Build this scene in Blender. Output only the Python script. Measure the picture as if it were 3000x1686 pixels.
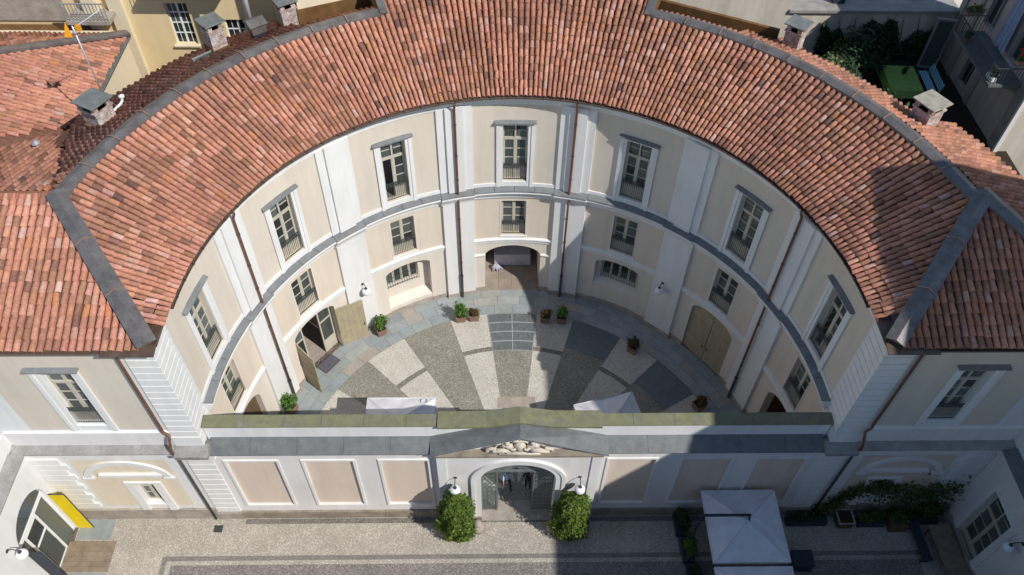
import bpy, bmesh, math, random
import numpy as np
from mathutils import Vector, Matrix

random.seed(11)
S = bpy.context.scene
for o in list(bpy.data.objects):
    bpy.data.objects.remove(o, do_unlink=True)
COL = S.collection
RAD = math.radians
sin, cos, pi = math.sin, math.cos, math.pi

# ------------------------------------------------------------------ camera
CAM_POS = Vector((-1.0425, -17.4582, 36.6))
CAM_R = Vector((0.99975178, -0.01518114, 0.01630695))     # right
CAM_D = Vector((-0.00127312, -0.76965158, -0.63846286))   # down
CAM_F = Vector((0.02224327, 0.63828362, -0.76947986))     # forward
cam = bpy.data.cameras.new("camera")
cam.sensor_width = 36.0
cam.lens = 28.551
cam.clip_start = 0.5
cam.clip_end = 800.0
cam_o = bpy.data.objects.new("camera", cam)
COL.objects.link(cam_o)
m3 = Matrix((CAM_R, -CAM_D, -CAM_F)).transposed()
cam_o.matrix_world = Matrix.Translation(CAM_POS) @ m3.to_4x4()
S.camera = cam_o
S.render.resolution_x, S.render.resolution_y = 1024, 575

# ------------------------------------------------------------------ sky, sun, exposure
SUN_VEC = Vector((0.78, -0.63, 1.0)).normalized()          # towards the sun
world = bpy.data.worlds.new("World")
S.world = world
world.use_nodes = True
wn = world.node_tree
wn.nodes.clear()
sky = wn.nodes.new("ShaderNodeTexSky")
sky.sky_type = 'NISHITA'
sky.sun_disc = False
sky.sun_elevation = math.asin(SUN_VEC.z)
sky.sun_rotation = math.atan2(SUN_VEC.x, SUN_VEC.y)
sky.altitude = 250.0
sky.air_density = 1.25
sky.dust_density = 0.0
sky.ozone_density = 2.2
bg = wn.nodes.new("ShaderNodeBackground")
bg.inputs["Strength"].default_value = 0.105
wo = wn.nodes.new("ShaderNodeOutputWorld")
wn.links.new(sky.outputs[0], bg.inputs[0])
wn.links.new(bg.outputs[0], wo.inputs[0])
sun = bpy.data.lights.new("sun", 'SUN')
sun.energy = 4.2
sun.angle = RAD(0.45)
sun.color = (1.0, 0.965, 0.905)
sun_o = bpy.data.objects.new("sun", sun)
COL.objects.link(sun_o)
sun_o.location = (30, -25, 60)
sun_o.rotation_euler = (-SUN_VEC).to_track_quat('-Z', 'Y').to_euler()
S.view_settings.view_transform = 'Standard'
S.view_settings.look = 'None'
S.view_settings.gamma = 1.0
S.view_settings.exposure = 0.03
S.view_settings.use_curve_mapping = False


def pix(p):
    """where a world point falls in a 1024x575 frame, and its distance"""
    v = Vector(p) - CAM_POS
    z = v.dot(CAM_F)
    if z < 0.1:
        return (-9999, -9999, 9999)
    f = 28.551 / 36 * 1024
    return (512 + f * v.dot(CAM_R) / z, 287.5 + f * v.dot(CAM_D) / z, z)


# ------------------------------------------------------------------ materials
MATS = {}


class NT:
    def __init__(self, name):
        self.m = bpy.data.materials.new(name)
        self.m.use_nodes = True
        self.t = self.m.node_tree
        self.b = self.t.nodes["Principled BSDF"]
        MATS[name] = self.m

    def n(self, kind, **kw):
        nd = self.t.nodes.new("ShaderNode" + kind)
        for a, v in kw.items():
            if hasattr(nd, a):
                setattr(nd, a, v)
        return nd

    def l(self, a, b):
        self.t.links.new(a, b)

    def pos(self, scale=None):
        g = self.n("NewGeometry")
        if scale is None:
            return g.outputs["Position"]
        mp = self.n("Mapping")
        mp.inputs["Scale"].default_value = scale
        self.l(g.outputs["Position"], mp.inputs["Vector"])
        return mp.outputs[0]

    def noise(self, scale, detail=3, rough=0.55, vec=None):
        nd = self.n("TexNoise")
        nd.inputs["Scale"].default_value = scale
        nd.inputs["Detail"].default_value = detail
        nd.inputs["Roughness"].default_value = rough
        self.l(vec if vec is not None else self.pos(), nd.inputs["Vector"])
        return nd.outputs["Fac"]

    def ramp(self, fac, stops):
        r = self.n("ValToRGB")
        e = r.color_ramp.elements
        while len(e) < len(stops):
            e.new(0.5)
        for i, (p, c) in enumerate(stops):
            e[i].position = p
            e[i].color = (c[0], c[1], c[2], 1) if hasattr(c, '__len__') else (c, c, c, 1)
        self.l(fac, r.inputs[0])
        return r.outputs[0]

    def mix(self, a, b, fac, mode='MIX'):
        m = self.n("Mix")
        m.data_type = 'RGBA'
        m.blend_type = mode
        for sock, val in ((m.inputs[0], fac), (m.inputs[6], a), (m.inputs[7], b)):
            if hasattr(val, "is_linked"):
                self.l(val, sock)
            elif hasattr(val, '__len__'):
                sock.default_value = (val[0], val[1], val[2], 1)
            else:
                sock.default_value = val
        return m.outputs[2]

    def bump(self, h, strength=0.3, dist=0.02):
        b = self.n("Bump")
        b.inputs["Strength"].default_value = strength
        b.inputs["Distance"].default_value = dist
        self.l(h, b.inputs["Height"])
        self.l(b.outputs[0], self.b.inputs["Normal"])

    def col(self, c):
        if hasattr(c, "is_linked"):
            self.l(c, self.b.inputs["Base Color"])
        else:
            self.b.inputs["Base Color"].default_value = (c[0], c[1], c[2], 1)

    def rough(self, r, spec=0.3, metal=0.0):
        self.b.inputs["Roughness"].default_value = r
        self.b.inputs["Specular IOR Level"].default_value = spec
        self.b.inputs["Metallic"].default_value = metal
        return self.m


def plain(name, c, rough=0.7, spec=0.3, metal=0.0, var=0.12, scale=3.0, bump=0.0, bscale=40, fine=0.0):
    """a surface of one colour with patchy wear"""
    t = NT(name)
    dark = [x * (1 - var) for x in c]
    lite = [min(1, x * (1 + var * 0.6)) for x in c]
    f = t.noise(scale, 5, 0.62)
    out = t.ramp(f, [(0.3, dark), (0.7, lite)])
    if fine > 0:
        f2 = t.noise(scale * 14, 2, 0.6)
        out = t.mix(out, t.ramp(f2, [(0.3, (1 - fine,) * 3), (0.7, (1 + fine * 0.3,) * 3)]), 1.0, 'MULTIPLY')
    t.col(out)
    if bump > 0:
        t.bump(t.noise(bscale, 3, 0.6), bump, 0.01)
    return t.rough(rough, spec, metal)


def plaster(name, c, stain=0.10, streak=0.05):
    t = NT(name)
    a = t.noise(0.45, 6, 0.62)
    b = t.noise(1.0, 5, 0.65, t.pos((1.7, 1.7, 0.22)))       # rain streaks run down the wall
    d = [x * (1 - stain) for x in c]
    base = t.ramp(a, [(0.30, d), (0.45, [x * (1 - stain * .35) for x in c]), (0.62, c)])
    pt = t.ramp(t.noise(0.9, 7, 0.75), [(0.60, (1, 1, 1)), (0.70, (0.955, 0.945, 0.93)), (0.78, (0.985, 0.98, 0.975))])   # old repairs
    base = t.mix(base, pt, 1.0, 'MULTIPLY')
    st = t.ramp(b, [(0.35, (1 - streak * 1.5, 1 - streak * 1.6, 1 - streak * 1.8)), (0.6, (1, 1, 1))])
    out = t.mix(base, st, 1.0, 'MULTIPLY')
    t.col(out)
    t.bump(t.noise(22, 4, 0.7), 0.12, 0.01)
    return t.rough(0.9, 0.15)


plaster("plaster_white", (0.80, 0.79, 0.77), 0.08)
plaster("plaster_beige", (0.71, 0.63, 0.53), 0.08)
plaster("plaster_peach", (0.72, 0.625, 0.515), 0.08)
plaster("plaster_lower", (0.74, 0.67, 0.59), 0.07)
plaster("plaster_grey", (0.785, 0.755, 0.735), 0.08)
plaster("plaster_panel", (0.73, 0.61, 0.51), 0.07)
plaster("plaster_cream", (0.80, 0.69, 0.51), 0.10)
plaster("plaster_yellow", (0.80, 0.64, 0.38), 0.10)
plaster("plaster_ochre", (0.79, 0.69, 0.55), 0.06)
plaster("plaster_old", (0.68, 0.62, 0.53), 0.16, 0.12)
plaster("plaster_mauve", (0.50, 0.44, 0.42), 0.18, 0.12)
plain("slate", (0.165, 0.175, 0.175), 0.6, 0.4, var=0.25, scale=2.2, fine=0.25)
def mk_moss():
    t = NT("slate_mossy")
    a = t.noise(1.7, 6, 0.7)
    b = t.noise(3.5, 4, 0.6)
    c = t.ramp(a, [(0.30, (0.215, 0.215, 0.185)), (0.46, (0.185, 0.19, 0.118)), (0.60, (0.215, 0.21, 0.12)), (0.74, (0.155, 0.165, 0.09))])
    c = t.mix(c, t.ramp(b, [(0.32, (0.84, 0.84, 0.84)), (0.68, (1.10, 1.10, 1.08))]), 1.0, 'MULTIPLY')
    t.col(c)
    t.bump(t.noise(30, 3, 0.6), 0.1, 0.01)
    t.rough(0.85, 0.2)


mk_moss()
plain("slate_light", (0.215, 0.225, 0.23), 0.6, 0.35, var=0.22, scale=2.2, fine=0.2)
plain("slate_paving", (0.30, 0.33, 0.335), 0.5, 0.4, var=0.2, scale=1.2, fine=0.12)
plain("warm_paving", (0.40, 0.34, 0.29), 0.55, 0.35, var=0.2, scale=1.5, fine=0.12)
plain("stone_base", (0.42, 0.37, 0.32), 0.85, 0.2, var=0.28, scale=1.6, fine=0.25, bump=0.3)
plain("stone_brown", (0.33, 0.28, 0.22), 0.85, 0.2, var=0.3, scale=1.8, fine=0.3, bump=0.3)
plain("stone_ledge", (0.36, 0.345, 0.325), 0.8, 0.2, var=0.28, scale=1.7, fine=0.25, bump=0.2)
plain("stone_carved", (0.62, 0.55, 0.46), 0.85, 0.2, var=0.2, scale=3.0)
plain("copper_brown", (0.175, 0.115, 0.085), 0.42, 0.5, 0.35, var=0.3, scale=2.5, fine=0.1)
plain("flashing", (0.215, 0.195, 0.185), 0.48, 0.45, 0.4, var=0.38, scale=1.9, fine=0.22, bump=0.15, bscale=3)
plain("flashing_seam", (0.34, 0.235, 0.18), 0.5, 0.4, 0.3, var=0.2, scale=3)
plain("fascia_brown", (0.20, 0.105, 0.04), 0.6, 0.3, 0.1, var=0.35, scale=1.8)
plain("pipe_brown", (0.20, 0.095, 0.058), 0.45, 0.45, 0.2, var=0.25, scale=2)
plain("pipe_iron", (0.08, 0.08, 0.085), 0.5, 0.4, 0.3, var=0.2, scale=3)
plain("iron", (0.075, 0.085, 0.08), 0.55, 0.4, 0.3, var=0.3, scale=6)
plain("gate_iron", (0.19, 0.225, 0.215), 0.55, 0.4, 0.3, var=0.3, scale=6)
plain("wood_frame", (0.54, 0.495, 0.405), 0.6, 0.3, var=0.12, scale=3)
plain("wood_door", (0.42, 0.355, 0.24), 0.6, 0.3, var=0.14, scale=2.2, fine=0.1)
plain("wood_brown", (0.15, 0.10, 0.06), 0.65, 0.3, var=0.3, scale=2.0, fine=0.2)
plain("wood_deck", (0.29, 0.225, 0.165), 0.65, 0.3, var=0.3, scale=2.5, fine=0.2)
plain("canvas_white", (0.74, 0.73, 0.76), 0.85, 0.15, var=0.12, scale=1.6, bump=0.5, bscale=4.5)
plain("canvas_print", (0.22, 0.20, 0.22), 0.85, 0.15, var=0.1)
plain("cloth_lilac", (0.45, 0.45, 0.52), 0.85, 0.15, var=0.12, scale=2)
plain("white_paint", (0.80, 0.80, 0.79), 0.5, 0.3, var=0.05, scale=3)
plain("yellow_board", (0.92, 0.68, 0.008), 0.5, 0.3, var=0.08, scale=2)
plain("rubber_mat", (0.13, 0.115, 0.14), 0.9, 0.1, var=0.15, scale=8)
plain("dark_void", (0.030, 0.028, 0.026), 0.9, 0.1, var=0.3, scale=1.0)
plain("passage_floor", (0.34, 0.28, 0.23), 0.7, 0.3, var=0.2, scale=1.4, fine=0.2)
plain("terracotta_box", (0.26, 0.17, 0.125), 0.8, 0.2, var=0.2, scale=4)
plain("room_inside", (0.26, 0.24, 0.22), 0.9, 0.1, var=0.2, scale=1.5)
plain("soil", (0.05, 0.035, 0.025), 0.95, 0.1, var=0.3, scale=10)
plain("bark", (0.11, 0.08, 0.055), 0.9, 0.1, var=0.3, scale=10)
plain("grate_steel", (0.19, 0.235, 0.265), 0.45, 0.45, 0.5, var=0.2, scale=3)
plain("grate_frame", (0.42, 0.45, 0.45), 0.5, 0.4, 0.3, var=0.15, scale=3)
plain("bench_blue", (0.30, 0.55, 0.66), 0.6, 0.3, var=0.15, scale=3)
plain("cloth_green", (0.25, 0.40, 0.10), 0.85, 0.15, var=0.15, scale=3)
plain("plastic_dark", (0.035, 0.045, 0.06), 0.6, 0.3, var=0.2, scale=3)
plain("slate_cap", (0.20, 0.21, 0.205), 0.7, 0.3, var=0.3, scale=3, fine=0.25)
plain("stone_cap", (0.42, 0.385, 0.31), 0.85, 0.2, var=0.3, scale=3, fine=0.25)
plain("galvanised", (0.50, 0.51, 0.53), 0.4, 0.5, 0.6, var=0.15, scale=3)
plain("amp_orange", (0.75, 0.33, 0.02), 0.5, 0.3, var=0.1)
plain("mortar", (0.55, 0.52, 0.49), 0.9, 0.1, var=0.2, scale=5)
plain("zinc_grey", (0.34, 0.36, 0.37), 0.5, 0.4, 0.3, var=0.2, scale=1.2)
plain("pvc_blue", (0.36, 0.44, 0.60), 0.6, 0.3, var=0.18, scale=2)
plain("flower_red", (0.65, 0.03, 0.03), 0.7, 0.2, var=0.2, scale=8)
plain("pot_pink", (0.55, 0.28, 0.24), 0.8, 0.2, var=0.2, scale=8)
plain("skin", (0.50, 0.29, 0.20), 0.6, 0.3, var=0.06)
plain("hair_dark", (0.03, 0.022, 0.018), 0.7, 0.3, var=0.2, scale=20)
plain("shirt_blue", (0.50, 0.60, 0.74), 0.85, 0.1, var=0.08, scale=6)
plain("shirt_dark", (0.055, 0.045, 0.05), 0.85, 0.1, var=0.15, scale=6)
plain("trousers_dark", (0.05, 0.06, 0.085), 0.85, 0.1, var=0.15, scale=6)


def mk_glass():
    t = NT("window_glass")
    oi = t.n("ObjectInfo")
    c = t.ramp(oi.outputs["Random"], [(0.0, (0.014, 0.017, 0.018)), (0.55, (0.035, 0.045, 0.045)), (1.0, (0.12, 0.15, 0.145))])  # paler grey-green base on some panes stands in for reflections
    t.col(c)
    nz = t.noise(1.6, 2, 0.5)
    t.bump(nz, 0.05, 0.05)
    t.rough(0.04, 0.6)
    t.b.inputs["IOR"].default_value = 1.52


mk_glass()


def mk_clear():
    t = NT("clear_glass")
    tr = t.n("BsdfTransparent")
    tr.inputs[0].default_value = (0.80, 0.86, 0.84, 1)
    gl = t.n("BsdfGlossy")
    gl.inputs["Roughness"].default_value = 0.03
    fr = t.n("Fresnel")
    fr.inputs[0].default_value = 1.5
    mx = t.n("MixShader")
    t.l(fr.outputs[0], mx.inputs[0])
    t.l(tr.outputs[0], mx.inputs[1])
    t.l(gl.outputs[0], mx.inputs[2])
    # grey-green film, different on each pane: dust plus pale reflections painted in
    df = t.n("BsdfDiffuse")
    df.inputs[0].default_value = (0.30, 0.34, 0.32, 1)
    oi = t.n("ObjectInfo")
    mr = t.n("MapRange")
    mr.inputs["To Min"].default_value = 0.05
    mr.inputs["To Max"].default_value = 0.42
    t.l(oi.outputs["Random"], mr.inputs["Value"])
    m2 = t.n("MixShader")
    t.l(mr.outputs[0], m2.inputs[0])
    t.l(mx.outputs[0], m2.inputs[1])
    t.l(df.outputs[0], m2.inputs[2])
    t.l(m2.outputs[0], t.t.nodes["Material Output"].inputs[0])


mk_clear()


def mk_globe():
    t = NT("opal_glass")
    t.col((0.82, 0.82, 0.84))
    t.rough(0.15, 0.5)
    t.b.inputs["Subsurface Weight"].default_value = 0.2


mk_globe()


def mk_tile(name, from_object):
    t = NT(name)
    if from_object:
        base = t.n("ObjectInfo").outputs["Color"]
    else:
        at = t.n("Attribute")
        at.attribute_name = "tint"
        base = at.outputs["Color"]
    a = t.ramp(t.noise(9, 4, 0.65), [(0.3, (0.72, 0.70, 0.68)), (0.68, (1.12, 1.12, 1.12))])
    c = t.mix(base, a, 1.0, 'MULTIPLY')
    sp = t.ramp(t.noise(38, 2, 0.6), [(0.66, (0, 0, 0)), (0.76, (1, 1, 1))])
    c = t.mix(c, (0.10, 0.085, 0.06), t.mix((0, 0, 0), sp, 0.42))
    big = t.ramp(t.noise(0.33, 4, 0.6), [(0.35, (0.80, 0.79, 0.80)), (0.65, (1.06, 1.05, 1.03))])
    c = t.mix(c, big, 1.0, 'MULTIPLY')
    t.col(c)
    t.bump(t.noise(30, 3, 0.6), 0.25, 0.01)
    t.rough(0.88, 0.15)


mk_tile("tile_single", True)
mk_tile("tile_mass", False)
plain("roof_bed", (0.21, 0.105, 0.072), 0.9, 0.1, var=0.35, scale=5, fine=0.2)


def mk_cobble(name, stones, joint, scale, jw=0.09, patch=0.16, dirt=None):
    t = NT(name)
    p = t.pos()
    v = t.n("TexVoronoi")
    v.feature = 'F1'
    v.inputs["Scale"].default_value = scale
    v.inputs["Randomness"].default_value = 0.85
    t.l(p, v.inputs["Vector"])
    e = t.n("TexVoronoi")
    e.feature = 'DISTANCE_TO_EDGE'
    e.inputs["Scale"].default_value = scale
    e.inputs["Randomness"].default_value = 0.85
    t.l(p, e.inputs["Vector"])
    sep = t.n("SeparateColor")
    t.l(v.outputs["Color"], sep.inputs[0])
    n = len(stones)
    st = t.ramp(sep.outputs[0], [(i / max(1, n - 1), s) for i, s in enumerate(stones)])
    jm = t.ramp(e.outputs["Distance"], [(jw * 0.5, (1, 1, 1)), (jw * 1.6, (0, 0, 0))])
    c = t.mix(st, joint, jm)
    big = t.ramp(t.noise(0.7, 6, 0.68), [(0.3, (1 - patch, 1 - patch, 1 - patch * 1.15)), (0.66, (1.06, 1.05, 1.04))])
    c = t.mix(c, big, 1.0, 'MULTIPLY')
    if dirt:
        d = t.ramp(t.noise(0.42, 5, 0.7), [(0.60, (0, 0, 0)), (0.76, (0.75, 0.75, 0.75))])
        c = t.mix(c, dirt, d)
    t.col(c)
    inv = t.ramp(e.outputs["Distance"], [(0.0, (0, 0, 0)), (0.35, (1, 1, 1))])
    t.bump(inv, 0.75, 0.03)
    t.rough(0.85, 0.2)


mk_cobble("cobble_light", [(0.58, 0.54, 0.48), (0.70, 0.67, 0.61), (0.78, 0.75, 0.70), (0.64, 0.59, 0.51)], (0.40, 0.37, 0.31), 17, 0.06, 0.12, (0.50, 0.42, 0.30))
mk_cobble("cobble_dark", [(0.28, 0.27, 0.235), (0.39, 0.37, 0.315), (0.52, 0.49, 0.415), (0.23, 0.222, 0.20)], (0.21, 0.20, 0.17), 17, 0.08, 0.22)
mk_cobble("cobble_arc", [(0.24, 0.23, 0.20), (0.30, 0.28, 0.25), (0.36, 0.33, 0.28)], (0.14, 0.13, 0.11), 13, 0.08, 0.2)
mk_cobble("cobble_front", [(0.48, 0.43, 0.375), (0.60, 0.545, 0.475), (0.74, 0.69, 0.62), (0.54, 0.49, 0.425), (0.44, 0.395, 0.345)], (0.38, 0.335, 0.28), 17, 0.07, 0.18, (0.27, 0.23, 0.18))
mk_cobble("cobble_band", [(0.24, 0.22, 0.205), (0.36, 0.33, 0.31), (0.30, 0.275, 0.26)], (0.19, 0.175, 0.16), 15, 0.08, 0.15)
mk_cobble("cobble_street", [(0.26, 0.23, 0.22), (0.38, 0.34, 0.32), (0.50, 0.45, 0.42), (0.20, 0.185, 0.18)], (0.18, 0.16, 0.15), 15, 0.09, 0.2)
mk_cobble("gravel", [(0.13, 0.10, 0.08), (0.28, 0.22, 0.18), (0.40, 0.33, 0.27)], (0.08, 0.06, 0.05), 14, 0.09, 0.2)


def mk_leaf(name, a, b, c):
    t = NT(name)
    at = t.n("Attribute")
    at.attribute_name = "shade"
    col = t.ramp(at.outputs["Fac"], [(0.0, a), (0.5, b), (1.0, c)])
    t.col(col)
    t.rough(0.5, 0.35)
    t.b.inputs["Transmission Weight"].default_value = 0.0
    tr = t.n("BsdfTranslucent")
    t.l(col, tr.inputs[0])
    mx = t.n("MixShader")
    mx.inputs[0].default_value = 0.22
    t.l(t.b.outputs[0], mx.inputs[1])
    t.l(tr.outputs[0], mx.inputs[2])
    t.l(mx.outputs[0], t.t.nodes["Material Output"].inputs[0])


mk_leaf("leaf_laurel", (0.030, 0.065, 0.010), (0.095, 0.16, 0.020), (0.21, 0.28, 0.045))
mk_leaf("leaf_fresh", (0.04, 0.10, 0.02), (0.09, 0.19, 0.03), (0.16, 0.29, 0.055))
mk_leaf("leaf_bronze", (0.06, 0.035, 0.015), (0.12, 0.07, 0.025), (0.13, 0.13, 0.03))
mk_leaf("leaf_dark", (0.010, 0.028, 0.012), (0.025, 0.055, 0.022), (0.055, 0.10, 0.03))
mk_leaf("leaf_olive", (0.06, 0.085, 0.03), (0.13, 0.16, 0.06), (0.22, 0.24, 0.10))
mk_leaf("leaf_vine", (0.02, 0.045, 0.012), (0.05, 0.09, 0.02), (0.11, 0.14, 0.035))


# ------------------------------------------------------------------ mesh helpers
class MB:
    def __init__(self):
        self.v = []
        self.f = []

    def pt(self, p):
        self.v.append((p[0], p[1], p[2]))
        return len(self.v) - 1

    def face(self, pts):
        n = len(self.v)
        self.v.extend([(p[0], p[1], p[2]) for p in pts])
        self.f.append(tuple(range(n, n + len(pts))))
        return self

    def hexa(self, p):
        """p: 8 corners, bottom ring then top ring"""
        n = len(self.v)
        self.v.extend([(q[0], q[1], q[2]) for q in p])
        for q in ((3, 2, 1, 0), (4, 5, 6, 7), (0, 1, 5, 4), (1, 2, 6, 5), (2, 3, 7, 6), (3, 0, 4, 7)):
            self.f.append(tuple(n + i for i in q))
        return self

    def box(self, x0, x1, y0, y1, z0, z1):
        return self.hexa([(x0, y0, z0), (x1, y0, z0), (x1, y1, z0), (x0, y1, z0),
                          (x0, y0, z1), (x1, y0, z1), (x1, y1, z1), (x0, y1, z1)])

    def bar(self, a, b, w, h=None, up=(0, 0, 1)):
        """square bar between two points"""
        h = w if h is None else h
        a, b = Vector(a), Vector(b)
        d = (b - a).normalized()
        u = Vector(up)
        if abs(d.dot(u)) > 0.95:
            u = Vector((0, 1, 0))
        s = d.cross(u).normalized()
        u = s.cross(d).normalized()
        s, u = s * w / 2, u * h / 2
        return self.hexa([a - s - u, a + s - u, a + s + u, a - s + u, b - s - u, b + s - u, b + s + u, b - s + u])

    def tube(self, pts, r, n=8, caps=True, closed=False):
        pts = [Vector(p) for p in pts]
        m = len(pts)
        rs = r if hasattr(r, '__len__') else [r] * m
        base = len(self.v)
        prev = None
        for i, p in enumerate(pts):
            if closed:
                d = (pts[(i + 1) % m] - pts[i - 1])
            elif i == 0:
                d = pts[1] - pts[0]
            elif i == m - 1:
                d = pts[-1] - pts[-2]
            else:
                d = pts[i + 1] - pts[i - 1]
            d.normalize()
            if prev is None:
                u = Vector((0, 0, 1)) if abs(d.z) < 0.9 else Vector((1, 0, 0))
                s = d.cross(u).normalized()
            else:
                s = (prev - d * prev.dot(d)).normalized()
            prev = s
            u = s.cross(d)
            for k in range(n):
                a = 2 * pi * k / n
                q = p + (s * cos(a) + u * sin(a)) * rs[i]
                self.v.append((q.x, q.y, q.z))
        rings = m if closed else m - 1
        for i in range(rings):
            j = (i + 1) % m
            for k in range(n):
                k2 = (k + 1) % n
                self.f.append((base + i * n + k, base + i * n + k2, base + j * n + k2, base + j * n + k))
        if caps and not closed:
            self.f.append(tuple(base + k for k in range(n))[::-1])
            self.f.append(tuple(base + (m - 1) * n + k for k in range(n)))
        return self

    def lathe(self, prof, n=16, c=(0, 0, 0)):
        """prof: list of (r, z)"""
        base = len(self.v)
        for r, z in prof:
            for k in range(n):
                a = 2 * pi * k / n
                self.v.append((c[0] + r * cos(a), c[1] + r * sin(a), c[2] + z))
        for i in range(len(prof) - 1):
            for k in range(n):
                k2 = (k + 1) % n
                self.f.append((base + i * n + k, base + i * n + k2, base + (i + 1) * n + k2, base + (i + 1) * n + k))
        self.f.append(tuple(base + k for k in range(n))[::-1])
        self.f.append(tuple(base + (len(prof) - 1) * n + k for k in range(n)))
        return self

    def ball(self, c, r, n=12, sq=(1, 1, 1)):
        prof = []
        base = len(self.v)
        h = n // 2
        for i in range(h + 1):
            a = -pi / 2 + pi * i / h
            for k in range(n):
                b = 2 * pi * k / n
                self.v.append((c[0] + r * sq[0] * cos(a) * cos(b), c[1] + r * sq[1] * cos(a) * sin(b), c[2] + r * sq[2] * sin(a)))
        for i in range(h):
            for k in range(n):
                k2 = (k + 1) % n
                self.f.append((base + i * n + k, base + i * n + k2, base + (i + 1) * n + k2, base + (i + 1) * n + k))
        return self

    def build(self, name, mat, parent=None, smooth=False, bevel=0.0):
        me = bpy.data.meshes.new(name)
        me.from_pydata(self.v, [], self.f)
        me.validate()
        me.materials.append(MATS[mat] if isinstance(mat, str) else mat)
        if smooth:
            me.polygons.foreach_set("use_smooth", [True] * len(me.polygons))
        me.update()
        return link(name, me, parent, bevel=bevel)


def link(name, me, parent=None, bevel=0.0):
    o = bpy.data.objects.new(name, me)
    COL.objects.link(o)
    if parent is not None:
        o.parent = parent
    if bevel > 0:
        bm = bmesh.new()
        bm.from_mesh(me)
        bmesh.ops.remove_doubles(bm, verts=bm.verts, dist=1e-5)
        bmesh.ops.recalc_face_normals(bm, faces=bm.faces)
        ed = [e for e in bm.edges if len(e.link_faces) == 2 and e.calc_face_angle(0) > 0.5]
        bmesh.ops.bevel(bm, geom=ed, offset=bevel, segments=2, profile=0.6, affect='EDGES', clamp_overlap=True)
        bm.to_mesh(me)
        bm.free()
    return o


def empty(name, loc=(0, 0, 0), rz=0.0):
    o = bpy.data.objects.new(name, None)
    o.empty_display_size = 0.3
    COL.objects.link(o)
    o.location = loc
    o.rotation_euler = (0, 0, rz)
    return o


def tag(o, label=None, cat=None, group=None, kind=None):
    if label:
        o["label"] = label
    if cat:
        o["category"] = cat
    if group:
        o["group"] = group
    if kind:
        o["kind"] = kind
    return o


def thing(name, label, cat, loc=(0, 0, 0), rz=0.0, group=None):
    return tag(empty(name, loc, rz), label, cat, group)


def copy_tree(o, parent=None):
    c = o.copy()
    COL.objects.link(c)
    c.parent = parent
    for ch in list(o.children):
        copy_tree(ch, c)
    return c


def drop_tree(o):
    for ch in list(o.children):
        drop_tree(ch)
    bpy.data.objects.remove(o, do_unlink=True)


# wall coordinates (u, z, d): u along the wall, d > 0 goes into the wall, d < 0 stands proud of it
def cyl(R):
    def F(u, z, d):
        a = RAD(u)
        return ((R + d) * sin(a), (R + d) * cos(a), z)
    F.step = 1.0
    return F


def flat(o, ud, nd):
    o, ud, nd = Vector(o), Vector(ud), Vector(nd)

    def F(u, z, d):
        p = o + ud * u + nd * d
        return (p.x, p.y, p.z + z)
    F.step = 1e9
    return F


def steps(F, u0, u1):
    n = max(1, int(math.ceil((u1 - u0) / F.step - 1e-6)))
    return [u0 + (u1 - u0) * i / n for i in range(n + 1)]


def wbox(mb, F, u0, u1, z0, z1, d0, d1):
    us = steps(F, u0, u1)
    return sweep(mb, F, u0, u1, [(d0, z0), (d0, z1), (d1, z1), (d1, z0)])


def sweep(mb, F, u0, u1, prof, us=None):
    """closed (d, z) outline drawn along the wall"""
    us = us or steps(F, u0, u1)
    n = len(prof)
    base = len(mb.v)
    for u in us:
        for d, z in prof:
            mb.v.append(F(u, z, d))
    for i in range(len(us) - 1):
        for k in range(n):
            k2 = (k + 1) % n
            a = base + i * n
            mb.f.append((a + k, a + k2, a + n + k2, a + n + k))
    mb.f.append(tuple(base + k for k in range(n)))
    mb.f.append(tuple(base + (len(us) - 1) * n + k for k in range(n))[::-1])
    return mb


def arch_fn(u0, u1, zs, zt):
    c, h = (u0 + u1) / 2, (u1 - u0) / 2

    def f(u):
        t = max(-1.0, min(1.0, (u - c) / h))
        return zs + (zt - zs) * math.sqrt(max(0.0, 1 - t * t))
    return f


def wall(mb, F, u0, u1, z0, z1, ops, d=0.0):
    """front face of a wall with openings, plus their reveals.
    ops: (ua, ub, zb, zt or function, depth)"""
    us = set(steps(F, u0, u1))
    for o in ops:
        us.update((o[0], o[1]))
        if callable(o[3]):
            n = 20
            for i in range(n + 1):
                t = -cos(pi * i / n)
                us.add((o[0] + o[1]) / 2 + t * (o[1] - o[0]) / 2)
    us = sorted(u for u in us if u0 - 1e-9 <= u <= u1 + 1e-9)
    cl = [us[0]]
    for u in us[1:]:
        if u - cl[-1] > 1e-5:
            cl.append(u)
    us = cl
    top = lambda o, u: o[3](u) if callable(o[3]) else o[3]
    for a, b in zip(us[:-1], us[1:]):
        m = (a + b) / 2
        cov = sorted([o for o in ops if o[0] < m < o[1]], key=lambda o: o[2])
        la = lb = z0
        for o in cov:
            if o[2] > la + 1e-6:
                mb.face([F(a, la, d), F(b, lb, d), F(b, o[2], d), F(a, o[2], d)])
            ta, tb = top(o, a), top(o, b)
            dp = o[4]
            mb.face([F(a, ta, d), F(b, tb, d), F(b, tb, d + dp), F(a, ta, d + dp)])
            if o[2] > z0 + 1e-6:
                mb.face([F(a, o[2], d), F(b, o[2], d), F(b, o[2], d + dp), F(a, o[2], d + dp)])
            la, lb = ta, tb
        mb.face([F(a, la, d), F(b, lb, d), F(b, z1, d), F(a, z1, d)])
    for o in ops:
        for u in (o[0], o[1]):
            mb.face([F(u, o[2], d), F(u, top(o, u), d), F(u, top(o, u), d + o[4]), F(u, o[2], d + o[4])])
    return mb


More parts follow.
